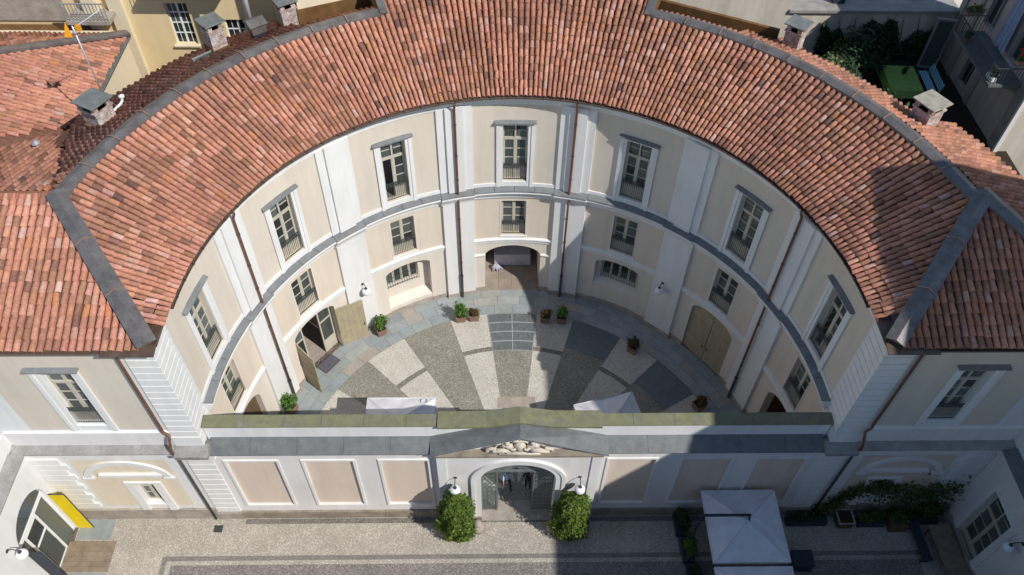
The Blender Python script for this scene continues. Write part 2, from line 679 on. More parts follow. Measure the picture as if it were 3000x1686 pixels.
def numbers_mesh(name, verts, faces_flat, nper, mat, attr=None, attr_type='FLOAT_COLOR', parent=None, smooth=False):
    """a big mesh straight from arrays (quads)"""
    me = bpy.data.meshes.new(name)
    nf = len(faces_flat) // nper
    me.vertices.add(len(verts))
    me.vertices.foreach_set("co", np.asarray(verts, np.float32).ravel())
    me.loops.add(len(faces_flat))
    me.loops.foreach_set("vertex_index", np.asarray(faces_flat, np.int32))
    me.polygons.add(nf)
    me.polygons.foreach_set("loop_start", np.arange(0, nf * nper, nper, dtype=np.int32))
    me.polygons.foreach_set("use_smooth", np.full(nf, smooth, dtype=bool))
    me.materials.append(MATS[mat])
    if attr is not None:
        at = me.attributes.new(attr[0], attr_type, 'POINT')
        at.data.foreach_set("color" if attr_type == 'FLOAT_COLOR' else "value", np.asarray(attr[1], np.float32).ravel())
    me.update(calc_edges=True)
    return link(name, me, parent)


# ------------------------------------------------------------------ roof tiles
def tile_unit():
    v, f = [], []
    n = 6
    for (y, w, z) in ((0.0, 0.5, 0.22), (1.10, 0.44, 0.0)):
        for k in range(n + 1):
            a = pi * k / n
            v.append((-w * cos(a), y, z + sin(a) * (w * 2.0)))
    for k in range(n):
        f.append((k, k + 1, n + 1 + k + 1, n + 1 + k))
    b = len(v)
    for k in range(n + 1):                      # underside rim of the lower end
        a = pi * k / n
        v.append((-0.40 * cos(a), 0.0, 0.22 + sin(a) * 0.80))
    for k in range(n):
        f.append((b + k, b + k + 1, k + 1, k))
    return np.array(v, np.float64), f


TV, TF = tile_unit()
tile_me = bpy.data.meshes.new("roof_tile")
tile_me.from_pydata(TV.tolist(), [], TF)
tile_me.materials.append(MATS["tile_single"])
tile_me.polygons.foreach_set("use_smooth", [True] * len(tile_me.polygons))
tile_me.update()

TINTS = [((0.565, 0.270, 0.188), 30), ((0.515, 0.238, 0.160), 28), ((0.395, 0.195, 0.132), 26), ((0.285, 0.145, 0.105), 9),
         ((0.575, 0.315, 0.240), 14), ((0.510, 0.225, 0.120), 4), ((0.200, 0.115, 0.095), 2), ((0.600, 0.375, 0.310), 3)]
TPOOL = [t for t, w in TINTS for _ in range(w)]


def tint(o=None):
    if o is not None and random.random() < 0.45:             # batches: patches of the roof laid with like tiles
        v = sin(o[0] * 1.3 + 2.1 * sin(o[1] * .7)) * sin(o[1] * 1.1 + 1.7 * sin(o[0] * .5) + o[2])
        c = TINTS[0][0] if v > .25 else TINTS[2][0] if v < -.25 else TINTS[1][0]
    else:
        c = random.choice(TPOOL)
    k = random.uniform(0.88, 1.12)
    return (c[0] * k, c[1] * k * random.uniform(0.95, 1.05), c[2] * k * random.uniform(0.93, 1.07), 1.0)


def lay_tiles(parent, places, keep=300):
    """places: (origin, across, up-slope, normal, width, length).  The ones that show largest are single
    objects, the rest one mass."""
    ranked = []
    for i, (o, ax, ay, az, w, L) in enumerate(places):
        x, y, z = pix(o)
        inside = 4 < x < 1020 and 4 < y < 571
        ranked.append((0 if inside else 1, z, i))
    ranked.sort()
    single = set(i for r, z, i in ranked[:keep] if r == 0)
    V, Fq, Cc = [], [], []
    base = 0
    tf = np.array(TF, np.int64)
    for i, (o, ax, ay, az, w, L) in enumerate(places):
        h = min(w, 0.27) * 0.50
        a = random.gauss(0, 0.035)
        ax2 = ax * cos(a) + ay * sin(a)
        ay2 = ay * cos(a) - ax * sin(a)
        sx = w * 0.84
        c = tint(o)
        o = Vector(o) + az * (random.uniform(0, 0.012) + 0.018 * sin(o[0] * 0.9 + o[1] * 0.6) + 0.012 * sin(o[0] * 2.1 - o[1] * 1.7)) + ay * random.gauss(0, 0.014)
        if i in single:
            ob = bpy.data.objects.new("roof_tile", tile_me)
            COL.objects.link(ob)
            ob.parent = parent
            m = Matrix((ax2 * sx, ay2 * L, az * h)).transposed().to_4x4()
            m.translation = o
            ob.matrix_basis = m
            ob.color = c
        else:
            A = np.array([list(ax2 * sx), list(ay2 * L), list(az * h)])
            V.append(TV @ A + np.array(list(o)))
            Fq.append(tf + base)
            Cc.append(np.tile(np.array(c), (len(TV), 1)))
            base += len(TV)
    if V:
        ob = numbers_mesh("tile_field", np.concatenate(V), np.concatenate(Fq).ravel(), 4, "tile_mass",
                          ("tint", np.concatenate(Cc)), parent=parent, smooth=True)
        ob["kind"] = "stuff"
        if parent is None:
            pass
    return len(places)


# ------------------------------------------------------------------ foliage
def leaf_cloud(name, parent, pts, size, mat, seed=1, up=0.25, aspect=0.5):
    """pts: (centre, outward) pairs, one leaf each"""
    rnd = random.Random(seed)
    V, Q, Sh = [], [], []
    for (c, out) in pts:
        c = Vector(c)
        nrm = Vector((rnd.gauss(0, 1), rnd.gauss(0, 1), rnd.gauss(0, 1))).normalized() * 0.75 + Vector(out) * 0.75 + Vector((0, 0, up))
        if nrm.length < 1e-3:
            nrm = Vector((0, 0, 1))
        nrm.normalize()
        t = nrm.cross(Vector((rnd.gauss(0, 1), rnd.gauss(0, 1), rnd.gauss(0, 1)))).normalized()
        b = nrm.cross(t)
        s = size * rnd.choice((0.55, 0.8, 1.0, 1.2, 1.55)) * rnd.uniform(0.85, 1.15)
        n = len(V)
        V += [c - t * s, c + b * s * aspect + nrm * s * 0.12, c + t * s, c - b * s * aspect + nrm * s * 0.12]
        Q += [n, n + 1, n + 2, n + 3]
        Sh += [max(0, min(1, rnd.gauss(0.5, 0.22)))] * 4
    return numbers_mesh(name, [tuple(p) for p in V], Q, 4, mat, ("shade", Sh), 'FLOAT', parent)


def blob_points(n, c, r, rnd, lumps=9, fill=0.5):
    """points through an uneven crown built of overlapping clumps"""
    cl = []
    for i in range(lumps):
        d = Vector((rnd.gauss(0, 1), rnd.gauss(0, 1), rnd.gauss(0, 1))).normalized()
        k = rnd.uniform(0.25, 0.68)
        cl.append((Vector((c[0] + d.x * r[0] * k, c[1] + d.y * r[1] * k, c[2] + d.z * r[2] * k)), rnd.uniform(0.35, 0.6)))
    out = []
    for i in range(n):
        cc, s = rnd.choice(cl)
        d = Vector((rnd.gauss(0, 1), rnd.gauss(0, 1), rnd.gauss(0, 1))).normalized()
        k = rnd.random() ** fill
        p = Vector((cc.x + d.x * r[0] * s * k, cc.y + d.y * r[1] * s * k, cc.z + d.z * r[2] * s * k))
        o = Vector(((p.x - c[0]) / r[0], (p.y - c[1]) / r[1], (p.z - c[2]) / r[2]))
        if o.length > 1e-3:
            o.normalize()
        out.append((p, o))
    return out
# =================================================================== the ground
gr = MB()
gr.face([(-160, -160, -0.012), (160, -160, -0.012), (160, 160, -0.012), (-160, 160, -0.012)])
tag(gr.build("ground", "gravel"), kind="structure")

RW = 12.80          # radius of the court's curved wall
ZE = 14.10          # eaves
ZR = 16.12          # ridge
R_E = 12.40
R_R = 16.95
SL = (ZR - ZE) / (R_R - R_E)
C = cyl(RW)
BAYS = [-79.5, -53.0, -26.5, 0.0, 26.5, 53.0, 79.5]
PILS = [-66.1, -39.5, -13.1, 13.1, 39.5, 66.1]


# =================================================================== windows (local: x along, y into the wall, z up from the sill)
def make_window(parent, w, h, kick, rows_low, rows_up, transom, rail_z, surround=True, open_leaf=False, depth=0.26, rail=True, hoodw=None):
    win = MB()
    y0, y1 = depth - 0.07, depth
    hw = w / 2
    fr = 0.058
    win.box(-hw, -hw + fr, y0, y1, 0, h)
    win.box(hw - fr, hw, y0, y1, 0, h)
    win.box(-hw + fr, hw - fr, y0, y1, h - fr, h)
    win.box(-hw + fr, hw - fr, y0, y1, 0, 0.06)
    ztr = transom if transom else h - fr
    cm = 0.055
    win.box(-cm, cm, y0 - 0.012, y1, 0.06, ztr)                       # meeting stiles
    if transom:
        win.box(-hw + fr, hw - fr, y0 - 0.02, y1, transom, transom + 0.14)
        win.box(-cm * 0.8, cm * 0.8, y0 - 0.012, y1, transom + 0.14, h - fr)
    cells = []
    for s in (-1, 1):
        xa, xb = (cm, hw - fr) if s > 0 else (-hw + fr, -cm)
        win.box(xa, xa + 0.034, y0 + 0.003, y1, 0.06, ztr)
        win.box(xb - 0.034, xb, y0 + 0.003, y1, 0.06, ztr)
        xa, xb = xa + 0.034, xb - 0.034
        dead = open_leaf and s < 0
        if not dead:
            if kick:
                win.box(xa, xb, y0 + 0.018, y1, 0.06, kick)
            n = rows_low
            zz = kick + 0.03 if kick else 0.09
            ph = (ztr - zz) / n
            for i in range(n):
                a, b = zz + i * ph, zz + (i + 1) * ph
                win.box(xa, xb, y0 + 0.012, y1, b - 0.034, b)
                cells.append((xa, xb, a, b - 0.034))
        if transom:
            ph = (h - fr - transom - 0.14) / rows_up
            for i in range(rows_up):
                a, b = transom + 0.14 + i * ph, transom + 0.14 + (i + 1) * ph
                if i < rows_up - 1:
                    win.box(xa, xb, y0 + 0.012, y1, b - 0.034, b)
                cells.append((xa, xb, a, b - (0.034 if i < rows_up - 1 else 0)))
    wo = win.build("window", "wood_frame", parent)
    for xa, xb, a, b in cells:
        p = MB()
        p.box(xa, xb, y1 - 0.03, y1 - 0.02, a, b)
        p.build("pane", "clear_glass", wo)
    room = MB()
    room.face([(-hw, y1 + 0.9, 0), (hw, y1 + 0.9, 0), (hw, y1 + 0.9, h), (-hw, y1 + 0.9, h)])
    room.face([(-hw, y1, 0), (hw, y1, 0), (hw, y1 + 0.9, 0), (-hw, y1 + 0.9, 0)])
    room.face([(-hw, y1, 0), (-hw, y1 + 0.9, 0), (-hw, y1 + 0.9, h), (-hw, y1, h)])
    room.face([(hw, y1, 0), (hw, y1 + 0.9, 0), (hw, y1 + 0.9, h), (hw, y1, h)])
    room.face([(-hw, y1, h), (hw, y1, h), (hw, y1 + 0.9, h), (-hw, y1 + 0.9, h)])
    room.build("room_recess", "room_inside", wo)
    if open_leaf:
        lf = MB()                                                   # the casement swung into the room
        xo = -hw + fr
        lf.box(xo - 0.0, xo + 0.05, y1 + 0.01, y1 + 0.06, 0.06, ztr)
        lf.box(xo + 0.02, xo + 0.07, y1 + hw - 0.18, y1 + hw - 0.13, 0.06, ztr)
        for i in range(rows_low + 1):
            z = (kick or 0.1) + (ztr - 0.05 - (kick or 0.1)) * i / rows_low
            lf.box(xo + 0.005, xo + 0.055, y1 + 0.06, y1 + hw - 0.18, z - 0.02, z + 0.02)
        lf.build("open_casement", "wood_frame", wo)
    sill = MB()
    sill.hexa([(-hw - 0.1, -0.06, -0.16), (hw + 0.1, -0.06, -0.16), (hw, depth, -0.16), (-hw, depth, -0.16),
               (-hw - 0.1, -0.06, -0.035), (hw + 0.1, -0.06, -0.035), (hw, depth, 0.004), (-hw, depth, 0.004)])
    sill.build("window_sill", "plaster_white", wo)
    if surround:
        sr = MB()
        ow = hw + 0.31
        for s in (-1, 1):
            a, b = (hw + 0.012, ow) if s > 0 else (-ow, -hw - 0.012)
            sr.box(a, b, -0.075, 0.01, -0.36, h + 0.08)
            e = (hw + 0.16, ow + 0.02) if s > 0 else (-ow - 0.02, -hw - 0.16)
            sr.box(e[0], e[1], -0.115, -0.075, -0.36, h + 0.08)
        sr.box(-hw - 0.012, hw + 0.012, -0.075, 0.01, h + 0.012, h + 0.08)
        sr.box(-ow - 0.02, ow + 0.02, -0.13, 0.01, h + 0.083, h + 0.19)
        sr.build("window_surround", "plaster_white", wo)
        hd = MB()
        hx = (hoodw or (2 * ow + 0.16)) / 2
        hd.hexa([(-hx, -0.24, h + 0.195), (hx, -0.24, h + 0.195), (hx, 0.0, h + 0.195), (-hx, 0.0, h + 0.195),
                 (-hx, -0.24, h + 0.230), (hx, -0.24, h + 0.230), (hx, 0.0, h + 0.29), (-hx, 0.0, h + 0.29)])
        hd.build("window_hood", "slate_light", wo)
    if rail:
        r = MB()
        yy = 0.045
        for z in (rail_z, rail_z - 0.16, 0.09):
            r.box(-hw, hw, yy - 0.014, yy + 0.014, z - 0.012, z + 0.012)
        nb = max(7, int(w / 0.092))
        for i in range(nb + 1):
            x = -hw + 0.02 + (w - 0.04) * i / nb
            r.box(x - 0.008, x + 0.008, yy - 0.008, yy + 0.008, 0.09, rail_z - 0.16)
        for i in range(nb):
            x = -hw + 0.02 + (w - 0.04) * (i + 0.5) / nb
            dx = (w - 0.04) / nb * 0.46
            pts = [(x - dx, yy, rail_z - 0.36), (x - dx * 0.8, yy, rail_z - 0.27), (x, yy, rail_z - 0.175), (x + dx * 0.8, yy, rail_z - 0.27), (x + dx, yy, rail_z - 0.36)]
            for a, b in zip(pts[:-1], pts[1:]):
                r.bar(a, b, 0.011)
            r.box(x - 0.03, x + 0.03, yy - 0.006, yy + 0.006, rail_z - 0.115, rail_z - 0.045)
        r.build("window_railing", "iron", wo)
    return wo


def put(o, u, z, F=None, R=None):
    a = RAD(u)
    rr = R or RW
    o.location = (rr * sin(a), rr * cos(a), z)
    o.rotation_euler = (0, 0, -a)
    return o


# =================================================================== the semicircular palace
pal = thing("curved_palace", "semicircular cream palace with white pilasters and terracotta tile roof round the courtyard", "building")
ops = []
for i, b in enumerate(BAYS):
    ops.append((b - 2.66, b + 2.66, 8.57, 12.12, 0.30))
    ops.append((b - 2.88, b + 2.88, 4.62, 7.15, 0.30))
ops.append((-6.9, 6.9, 0.0, arch_fn(-6.9, 6.9, 3.02, 3.76), 0.5))
for b in (-26.5, 26.5):
    ops.append((b - 5.75, b + 5.75, 0.0, arch_fn(b - 5.75, b + 5.75, 3.36, 3.72), 0.52))
for b in (-53.0, 53.0):
    ops.append((b - 6.2, b + 6.2, 0.0, arch_fn(b - 6.2, b + 6.2, 3.42, 3.92), 0.50))
for b in (-79.5, 79.5):
    ops.append((b - 6.0, b + 6.0, 0.0, arch_fn(b - 6.0, b + 6.0, 3.0, 3.85), 0.50))
w1 = MB()
wall(w1, C, -89.6, 89.6, 4.20, 8.0, [o for o in ops if 4.3 < o[2] < 5])
w1.build("middle_wall", "plaster_peach", pal)
w1 = MB()
wall(w1, C, -89.6, 89.6, 0.0, 4.20, [o for o in ops if o[2] < 1])
w1.build("ground_wall", "plaster_lower", pal)
w1 = MB()
wall(w1, C, -89.6, 89.6, 8.0, 14.0, [o for o in ops if o[2] > 8])
w1.build("upper_wall", "plaster_beige", pal)

# belt course, its slate ledge, string courses, frieze and eaves cornice
bt = MB()
sweep(bt, C, -89.7, 89.7, [(0.0, 8.13), (-0.34, 8.06), (-0.36, 7.98), (-0.30, 7.90), (-0.24, 7.78), (-0.12, 7.68), (-0.10, 7.48), (0.0, 7.46)])
bt.build("belt_cornice", "plaster_white", pal)
edges = sorted([-89.7, 89.7] + [p + s * 3.9 for p in PILS for s in (-1, 1)])
for a, b in zip(edges[:-1], edges[1:]):
    on_p = any(abs((a + b) / 2 - p) < 1 for p in PILS)
    k = max(1, int((b - a) / 4.4))
    for i in range(k):
        ua, ub = a + (b - a) * i / k + 0.04, a + (b - a) * (i + 1) / k - 0.04
        jz = random.uniform(-0.006, 0.006)
        e = -0.47 if on_p else -0.39
        m = MB()
        sweep(m, C, ua, ub, [(0.0, 8.245 + jz), (e, 8.165 + jz), (e, 8.125 + jz), (0.0, 8.135)])
        m.build("ledge_slab", "slate_light", pal)
    if on_p:
        m = MB()
        sweep(m, C, a, b, [(0.0, 8.13), (-0.42, 8.10), (-0.44, 7.98), (-0.36, 7.88), (-0.30, 7.74), (-0.20, 7.60), (-0.17, 7.46), (0.0, 7.44)])
        m.build("belt_cornice", "plaster_white", pal)
gaps = [-89.6] + [v for p in PILS for v in (p - 3.55, p + 3.55)] + [89.6]
for i in range(0, len(gaps), 2):
    a, b = gaps[i], gaps[i + 1]
    m = MB()
    sweep(m, C, a, b, [(0.0, 4.40), (-0.11, 4.36), (-0.13, 4.30), (-0.07, 4.20), (-0.05, 4.02), (0.0, 4.00)])
    m.build("string_course", "plaster_white", pal)
    m = MB()
    wbox(m, C, a, b, 8.245, 8.44, -0.055, 0.01)
    m.build("base_band", "plaster_white", pal)
m = MB()
sweep(m, C, -89.7, 89.7, [(0.0, 13.34), (-0.05, 13.34), (-0.06, 13.62), (-0.16, 13.68), (-0.20, 13.78), (-0.30, 13.90), (-0.34, 14.02), (0.0, 14.03)])
m.build("eaves_cornice", "plaster_white", pal)

for p in PILS:
    m = MB()
    wbox(m, C, p - 3.75, p + 3.75, 8.25, 13.42, -0.10, 0.01)
    m.build("pilaster", "plaster_white", pal)
    m = MB()
    wbox(m, C, p - 1.95, p + 1.95, 8.25, 13.46, -0.205, -0.103)
    m.build("pilaster", "plaster_white", pal)
    m = MB()
    wbox(m, C, p - 3.6, p + 3.6, 0.0, 7.50, -0.155, 0.01)
    m.build("pilaster", "plaster_white", pal)
    m = MB()
    wbox(m, C, p - 3.75, p + 3.75, 0.0, 0.30, -0.20, -0.158)
    m.build("base_stone", "stone_base", pal)

# stone base between openings
bl = [o for o in ops if o[2] < 1]
for i in range(0, len(gaps), 2):
    a, b = gaps[i] + 0.2, gaps[i + 1] - 0.2
    inside = [o for o in bl if o[0] > a and o[1] < b]
    spans = [(a, inside[0][0]), (inside[0][1], b)] if inside else [(a, b)]
    for s0, s1 in spans:
        if s1 - s0 > 0.3:
            m = MB()
            wbox(m, C, s0, s1, 0.0, 0.34, -0.045, 0.01)
            m.build("base_stone", "stone_base", pal)

# windows of the two upper floors
pu = make_window(pal, 1.18, 3.55, 0.78, 3, 2, 2.50, 1.12, True, False, 0.27)
pu2 = make_window(pal, 1.18, 3.55, 0.78, 3, 2, 2.50, 1.12, True, True, 0.27)
pm = make_window(pal, 1.28, 2.53, 0.62, 3, 0, None, 1.05, False, False, 0.27)


def curtain(wo, x0, x1, z0, z1, y):
    m = MB()
    n = 12
    for i in range(n):
        xa, xb = x0 + (x1 - x0) * i / n, x0 + (x1 - x0) * (i + 1) / n
        ya, yb = y + .03 * sin(i * 2.0), y + .03 * sin((i + 1) * 2.0)
        m.face([(xa, ya, z0), (xb, yb, z0), (xb, yb, z1), (xa, ya, z1)])
    m.build("curtain", "white_paint", wo, smooth=True)


put(pu, BAYS[0], 8.57)
put(pu2, BAYS[2], 8.57)
put(pm, BAYS[0], 4.62)
for i, b in enumerate(BAYS):
    if i in (6,):
        put(copy_tree(pu2, pal), b, 8.57)
    elif i not in (0, 2):
        o = put(copy_tree(pu, pal), b, 8.57)
        if i in (1, 3):
            curtain(o, -.55, -.30 if i == 1 else -.08, .1, 2.45, .50)
        if i in (3, 5):
            curtain(o, .22, .55, .1, 3.4, .55)
    if i > 0:
        o = put(copy_tree(pm, pal), b, 4.62)
        if i in (1, 3, 4):
            curtain(o, -.58, (-.15, 0, .3, -.2, .5)[i], .1, 2.4, .52)
# shadow gap frame round the mezzanine windows
for b in BAYS:
    m = MB()
    for s in (-1, 1):
        u = b + s * 2.88
        wbox(m, C, min(u, u + s * 0.35), max(u, u + s * 0.35), 4.62, 7.20, -0.018, 0.01)
    m.build("window_margin", "plaster_lower", pal)

# ---- roof: ring of coppi tiles with lead-coloured ridge
roof = MB()
n = 150
for (ra, za, rb, zb, t0, t1) in ((R_E - 0.02, ZE - 0.03, R_R, ZR - 0.03, -88.0, 88.0),):
    HIPL = [(-12.75, -1.30, 14.10), (-16.62, 3.78, 16.14)]      # the ring's ends run out to the hip lines
    HIPR = [(12.75, -1.30, 14.10), (16.80, 3.76, 16.20)]

    def r_out(a):
        (x0, y0, _), (x1, y1, _) = HIPL if a < 0 else HIPR
        den = (x1 - x0) * cos(a) - (y1 - y0) * sin(a)
        r = ((x1 - x0) * y0 - (y1 - y0) * x0) / den if abs(den) > 1e-6 else 99
        return min(R_R, r) if abs(a) > RAD(60) and r > 0 else R_R

    for i in range(n):
        a, b = RAD(t0 + (t1 - t0) * i / n), RAD(t0 + (t1 - t0) * (i + 1) / n)
        pa, pb = max(ra, r_out(a)), max(ra, r_out(b))
        roof.face([(ra * sin(a), ra * cos(a), za), (ra * sin(b), ra * cos(b), za), (pb * sin(b), pb * cos(b), za + (pb - ra) * SL), (pa * sin(a), pa * cos(a), za + (pa - ra) * SL)])
HIP2 = [(16.80, 3.76, 16.20), (22.6, -2.45, 13.75)]           # far hip of the shaded end


def ro_at(t):
    if t > 0:
        if t < 34:
            return 18.1
        if t < 41:
            return 20.3
        if t < 61:
            return 19.6
        return 22.0
    return 18.2 if t > -33 else 21.6


for i in range(200):                                      # outer slope
    t0, t1 = -66.0, 104.0
    ta, tb = t0 + (t1 - t0) * i / 200, t0 + (t1 - t0) * (i + 1) / 200
    a, b = RAD(ta), RAD(tb)
    if abs(ta + tb) / 2 < 20.5:
        continue
    r_ = ro_at((ta + tb) / 2)
    q = [(R_R, a), (R_R, b), (r_, b), (r_, a)]
    pts = []
    for (rr, an_) in q:
        x_, y_ = rr * sin(an_), rr * cos(an_)
        pts.append((x_, y_, ZR - 0.03 - (rr - R_R) * SL))
    if tb > 70:
        # cut by the far hip
        (hx0, hy0, _), (hx1, hy1, _) = HIP2
        for k_ in (2, 3):
            an_ = q[k_][1]
            den = (hx1 - hx0) * cos(an_) - (hy1 - hy0) * sin(an_)
            rc = ((hx1 - hx0) * hy0 - (hy1 - hy0) * hx0) / den
            if q[k_][1] > RAD(77.4):
                pass
        if (ta + tb) / 2 > 77.4:
            an_ = (a + b) / 2
            den = (hx1 - hx0) * cos(an_) - (hy1 - hy0) * sin(an_)
            rc = ((hx1 - hx0) * hy0 - (hy1 - hy0) * hx0) / den
            r0 = max(R_R, rc)
            if r0 > r_ - .1:
                continue
            pts[0] = (r0 * sin(a), r0 * cos(a), ZR - 0.03 - (r0 - R_R) * SL)
            pts[1] = (r0 * sin(b), r0 * cos(b), ZR - 0.03 - (r0 - R_R) * SL)
    roof.face(pts)
RC = 19.6
ZC = ZE + (RC - R_E) * SL
for i in range(40):                                       # higher roof over the middle
    a, b = RAD(-21.3 + 42.6 * i / 40), RAD(-21.3 + 42.6 * (i + 1) / 40)
    roof.face([(R_R * sin(a), R_R * cos(a), ZR - 0.03), (R_R * sin(b), R_R * cos(b), ZR - 0.03), (RC * sin(b), RC * cos(b), ZC - 0.03), (RC * sin(a), RC * cos(a), ZC - 0.03)])
    roof.face([(RC * sin(a), RC * cos(a), ZC - 0.03), (RC * sin(b), RC * cos(b), ZC - 0.03), (24 * sin(b), 24 * cos(b), ZC - 1.9), (24 * sin(a), 24 * cos(a), ZC - 1.9)])
roof_o = roof.build("roof", "roof_bed", pal)


def hip_side(x, y, h):
    """> 0 on the courtyard side of a hip line"""
    (x0, y0, _), (x1, y1, _) = h
    return (x1 - x0) * (y - y0) - (y1 - y0) * (x - x0)


places = []
NC = 182
DT = 176.0 / NC
LT = 0.40
nrow = 12
for c in range(NC + 8):
    t = -92.5 + (c + 0.5) * DT
    a = RAD(t)
    rad = Vector((sin(a), cos(a), 0))
    ax = Vector((cos(a), -sin(a), 0))
    ay = (rad + Vector((0, 0, SL))).normalized()
    az = ax.cross(ay)
    jit = random.uniform(-0.05, 0.05)
    mid = abs(t) < 21.3
    nn = nrow + (7 if mid else 0)
    for r in range(nn):
        s = -0.05 + r * LT + (jit if r else 0)
        rr = R_E + s * ay.to_2d().length
        p = Vector((rr * sin(a), rr * cos(a), ZE + (rr - R_E) * SL))
        if p.x < 0 and hip_side(p.x, p.y, HIPL) > -1.2:
            continue
        if p.x > 0 and hip_side(p.x, p.y, HIPR) < 1.2:
            continue
        if not mid and rr > R_R - 0.2:
            continue
        places.append((p, ax, ay, az, rr * RAD(DT), LT))
NCO = 222
DTO = 180.0 / NCO
for c in range(NCO):
    t = -78 + (c + 0.5) * DTO
    RO = ro_at(t)
    if abs(t) < 21.4:
        continue
    a = RAD(t)
    rad = Vector((sin(a), cos(a), 0))
    ax = Vector((-cos(a), sin(a), 0))
    ay = (-rad + Vector((0, 0, SL))).normalized()
    az = ax.cross(ay)
    jit = random.uniform(-0.05, 0.05)
    for r in range(12):
        rr = RO - r * LT * 0.915 + jit
        if rr < R_R + 0.35:
            continue
        p = Vector((rr * sin(a), rr * cos(a), ZR - (rr - R_R) * SL))
        if t < -46 and rr * sin(a) < -19.0:
            continue
        if t < 0 and (abs(p.x) > 17.1 + (p.y - 4.2) * 0.30 or p.z < 16.18 - (p.y - 3.72) * 0.408 - 0.05):
            continue
        if t > 76 and hip_side(p.x, p.y, HIP2) < 1.6:
            continue
        places.append((p, ax, ay, az, rr * RAD(DTO) * 0.98, LT))
lay_tiles(roof_o, places)

# ridge capping in lengths with seams
def ridge_piece(pa, pb, wid, parent, drop=0.10, mat="flashing", lift=0.13):
    a, b = Vector(pa), Vector(pb)
    d = (b - a).normalized()
    s = d.cross(Vector((0, 0, 1))).normalized() * wid
    up = Vector((0, 0, lift))
    dn = Vector((0, 0, -drop + lift))
    m = MB()
    m.face([a - s + dn, b - s + dn, b + up, a + up])
    m.face([a + up, b + up, b + s + dn, a + s + dn])
    m.face([a - s + dn, a + up, a + s + dn])
    m.face([b - s + dn, b + up, b + s + dn])
    for q in (-1, 1):
        m.face([a + s * q + dn, b + s * q + dn, b + s * q + dn - Vector((0, 0, .12)), a + s * q + dn - Vector((0, 0, .12))])
    return m.build("ridge_flashing", mat, parent)


def pol(r, t, z):
    return (r * sin(RAD(t)), r * cos(RAD(t)), z)


for sgn in (-1, 1):
    k = 10
    t0, t1 = 21.3, 77.3
    for i in range(k):
        a = t0 + (t1 - t0) * i / k
        b = t0 + (t1 - t0) * (i + 1) / k
        ridge_piece(pol(R_R + 0.03, sgn * a, ZR + 0.03), pol(R_R + 0.03, sgn * b, ZR + 0.03), 0.31, roof_o)
        m = MB()
        pa = Vector(pol(R_R, sgn * b, ZR + 0.19))
        rd = Vector((sin(RAD(sgn * b)), cos(RAD(sgn * b)), 0))
        m.bar(pa - rd * 0.32 - Vector((0, 0, .075)), pa, 0.05, 0.03)
        m.bar(pa, pa + rd * 0.32 - Vector((0, 0, .075)), 0.05, 0.03)
        m.build("flashing_seam", "flashing_seam", roof_o)
    # flashing up the side of the raised middle roof
    m = MB()
    pa, pb = Vector(pol(R_R - 0.25, sgn * 21.0, ZR + 0.02)), Vector(pol(RC, sgn * 21.0, ZC + 0.12))
    m.bar(pa, pb, 0.36, 0.20)
    m.build("verge_flashing", "flashing", roof_o)
    m = MB()
    pa, pb = Vector(pol(R_R + 0.25, sgn * 21.5, ZR - 0.5)), Vector(pol(RC, sgn * 21.5, ZC - 1.1))
    m.hexa([pa, pb, pb + Vector((sgn * .05, 0, 0)), pa + Vector((sgn * .05, 0, 0)), pa + Vector((0, 0, .55)), pb + Vector((0, 0, 1.1)), pb + Vector((sgn * .05, 0, 1.1)), pa + Vector((sgn * .05, 0, .55))])
    m.build("side_cheek", "fascia_brown", roof_o)

# gutter and downpipes
g = MB()
us = [-88.4 + 176.8 * i / 130 for i in range(131)]
sweep(g, cyl(R_E), 0, 0, [(0.06, 13.98), (-0.10, 13.96), (-0.15, 14.06), (-0.13, 14.07), (-0.085, 13.985), (0.04, 14.01)], us=us)
g.build("gutter", "copper_brown", pal)
for i in range(48):
    t = -86 + 172 * i / 47
    gb = MB()
    sweep(gb, cyl(R_E), t - 0.06, t + 0.06, [(0.05, 14.04), (-0.155, 14.075), (-0.16, 14.05), (-0.11, 13.95), (0.05, 13.96)])
    gb.build("gutter_bracket", "pipe_iron", pal)


def downpipe(parent, u, ztop, R=RW, foot=1.85):
    a = RAD(u)
    q = lambda d, z: ((R + d) * sin(a), (R + d) * cos(a), z)
    m = MB()
    m.tube([q(-0.44, 13.98), q(-0.44, 13.80), q(-0.36, 13.62), q(-0.30, 13.45), q(-0.30, 8.42), q(-0.29, 7.40), q(-0.27, foot)], 0.058, 10)
    o = m.build("downpipe", "pipe_brown", parent, smooth=True)
    m = MB()
    m.tube([q(-0.27, foot), q(-0.27, 0.02)], 0.072, 10)
    m.tube([q(-0.27, foot - 0.02), q(-0.27, foot + 0.05)], 0.095, 10)
    m.build("pipe_shoe", "pipe_iron", o, smooth=False)
    for z in (12.6, 10.7, 9.2, 6.4, 4.6, 3.0):
        dd = -0.30 if z > 8 else -0.27
        m = MB()
        m.tube([q(dd, z - 0.025), q(dd, z + 0.025)], 0.075, 10)
        m.build("pipe_clip", "pipe_iron", o)


for u in (-13.1, 12.7, -65.1, 64.8):
    downpipe(pal, u, 13.9)

